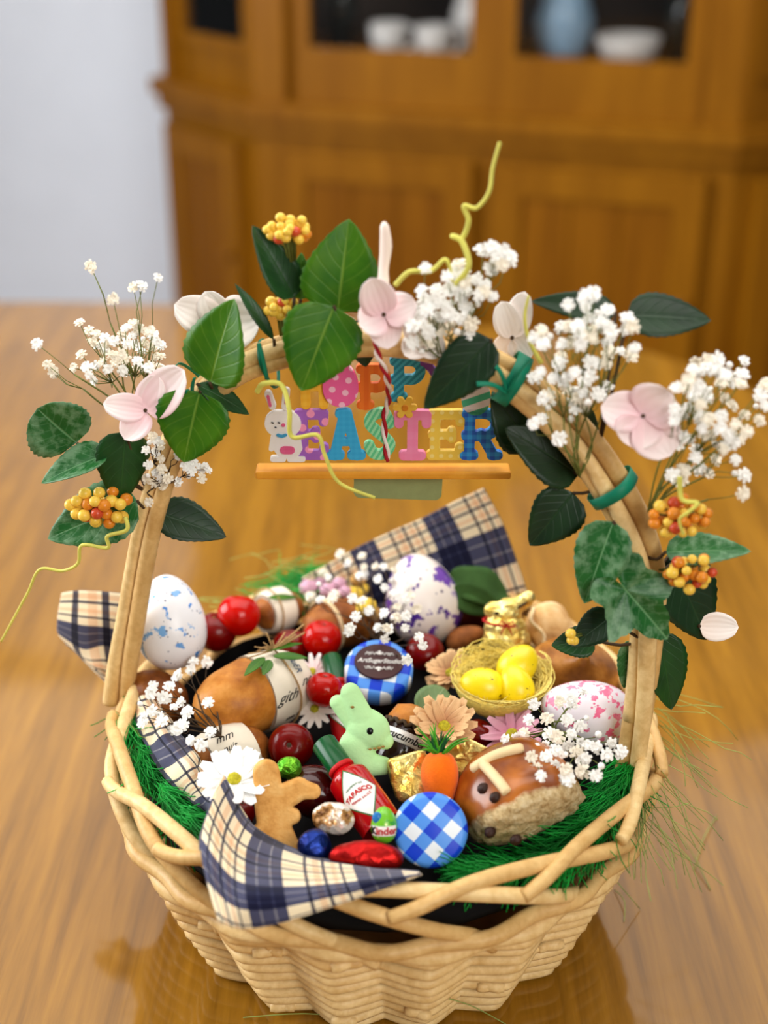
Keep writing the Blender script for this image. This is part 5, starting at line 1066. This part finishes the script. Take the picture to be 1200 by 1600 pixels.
letter('H', 494, 640, 66, 52, spat('amber_paint', 'grid', C(240, 176, 40), C(244, 190, 60), .005)); letter('P', 584, 640, 66, 52, spat('orange_paint', 'stripes', C(230, 104, 20), C(236, 118, 30), .006)); letter('P', 636, 629, 66, 54, spat('teal_stripes', 'stripes', C(20, 140, 170), C(60, 180, 206), .0032, 45)); letter('Y', 683, 624, 58, 56, spat('violet_dots', 'dots', C(116, 60, 150), C(200, 170, 220), .009, 20))
def sgshape(name, sdf, mat, cx, cy, th=.004, label=None, dy=0.0, span=70, bev=.0003):
    r_ = span * ss; me = shape2d(name, sdf, -r_, r_, -r_, r_, .0004, th, bev, None, 1); o = obj(name, me, mat, sg, label=label); o.matrix_basis = Matrix.Translation((SX(cx), SYL + dy, SZ(cy))) @ sg_m; return o
def eg(rx, ry): return lambda X, Y: (np.hypot(X / (rx * ss * (1 - .12 * Y / (ry * ss))), Y / (ry * ss * vs_)) - 1) * rx * ss
sgshape('egg_shape', eg(27, 33), spat('pink_dots', 'dots', C(236, 96, 160), C(246, 190, 214), .0085, 15), 534, 602, label='pink polka dot egg standing for a letter')
sgshape('egg_shape', eg(22, 30), spat('mint_stripes', 'stripes', C(70, 190, 150), C(244, 236, 236), .009, 70), 740, 618, label='striped mint and white egg')
fs_ = [(16 * ss * math.cos(a) * .55, 16 * ss * math.sin(a) * .55, 16 * ss * math.cos(a) * .85, 16 * ss * math.sin(a) * .85, 5.2 * ss) for a in [2 * math.pi * q_ / 6 for q_ in range(6)]]
sgshape('flower_shape', caps(fs_ + [(0, 0, 0, 0, 8 * ss)]), spat('flower_yellow', 'grid', C(244, 190, 60), C(246, 200, 70), .01), 632, 634, .002, 'yellow flower', -.003, 24); sgshape('flower_centre', caps([(0, 0, 0, 0, 5 * ss)]), M['bo'], 632, 634, .003, None, -.0035, 12)
wm = spat('sign_white', 'grid', C(240, 236, 232), C(242, 238, 236), .01); pk = spat('sign_pink', 'grid', C(226, 90, 140), C(230, 100, 150), .01)
u = lambda l: [(a * ss, b_ * ss * vs_, c * ss, d * ss * vs_, e * ss) for a, b_, c, d, e in l]
sgshape('rabbit_shape', caps(u([(-8, 8, 6, 8, 21), (-16, 34, -22, 52, 5.5), (3, 34, 6, 56, 5.5), (-1, -18, 3, -18, 17), (2, -26, 8, -28, 19), (-18, -46, -2, -46, 4.5), (8, -46, 28, -46, 4.5), (-17, -14, -20, -30, 4), (22, -14, 24, -30, 4)])), wm, 446, 667, .004, 'white rabbit', -.0015, 75)
for sh, lb_, cx, cy in (([(-2, 0, 8, 0, 6.5)], 'pink tummy', 448, 698), ([(0, -7, -3, 7, 2.2)], 'pink ear', 427, 624), ([(0, -7, 2, 7, 2.2)], 'pink ear', 451, 620), ([(0, 0, 0, 0, 3)], 'pink cheek', 446, 660)): sgshape('rabbit_print', caps(u(sh)), pk, cx, cy, .001, lb_, -.0040, 20, .0001)
sgshape('rabbit_bow', caps(u([(-6, 2, 0, 0, 2.4), (6, 2, 0, 0, 2.4)])), spat('bow_blue', 'grid', C(60, 160, 210), C(60, 160, 210), .01), 443, 677, .0012, None, -.0040, 20, .0001)
sgshape('rabbit_face', caps(u([(-12, 2, -9, 1, .9), (-2, 2, 1, 1, .9), (-7, -5, -5, -6, .9)])), M['ink'], 440, 658, .001, None, -.0040, 20, .0001)
# twisted red and white cord from handle to sign
P_ = catmull([atY(588, 520, -.022), atY(590, 552, -.024), atY(605, 590, -.014), atY(607, 622, .014), atY(600, 660, .018), atY(606, 720, .018)], 40); tr_, tw_ = [], []
for q_, pp in enumerate(P_): a = q_ * .75; d = V((math.cos(a), math.sin(a), 0)) * .0011; tr_.append(pp + d); tw_.append(pp - d)
obj('red_strand', MB().tube(tr_, .0012, 6), M['rope_r'], sg, True, label='red cord strand'); obj('white_strand', MB().tube(tw_, .0012, 6), M['rope_w'], sg, True, label='white cord strand')
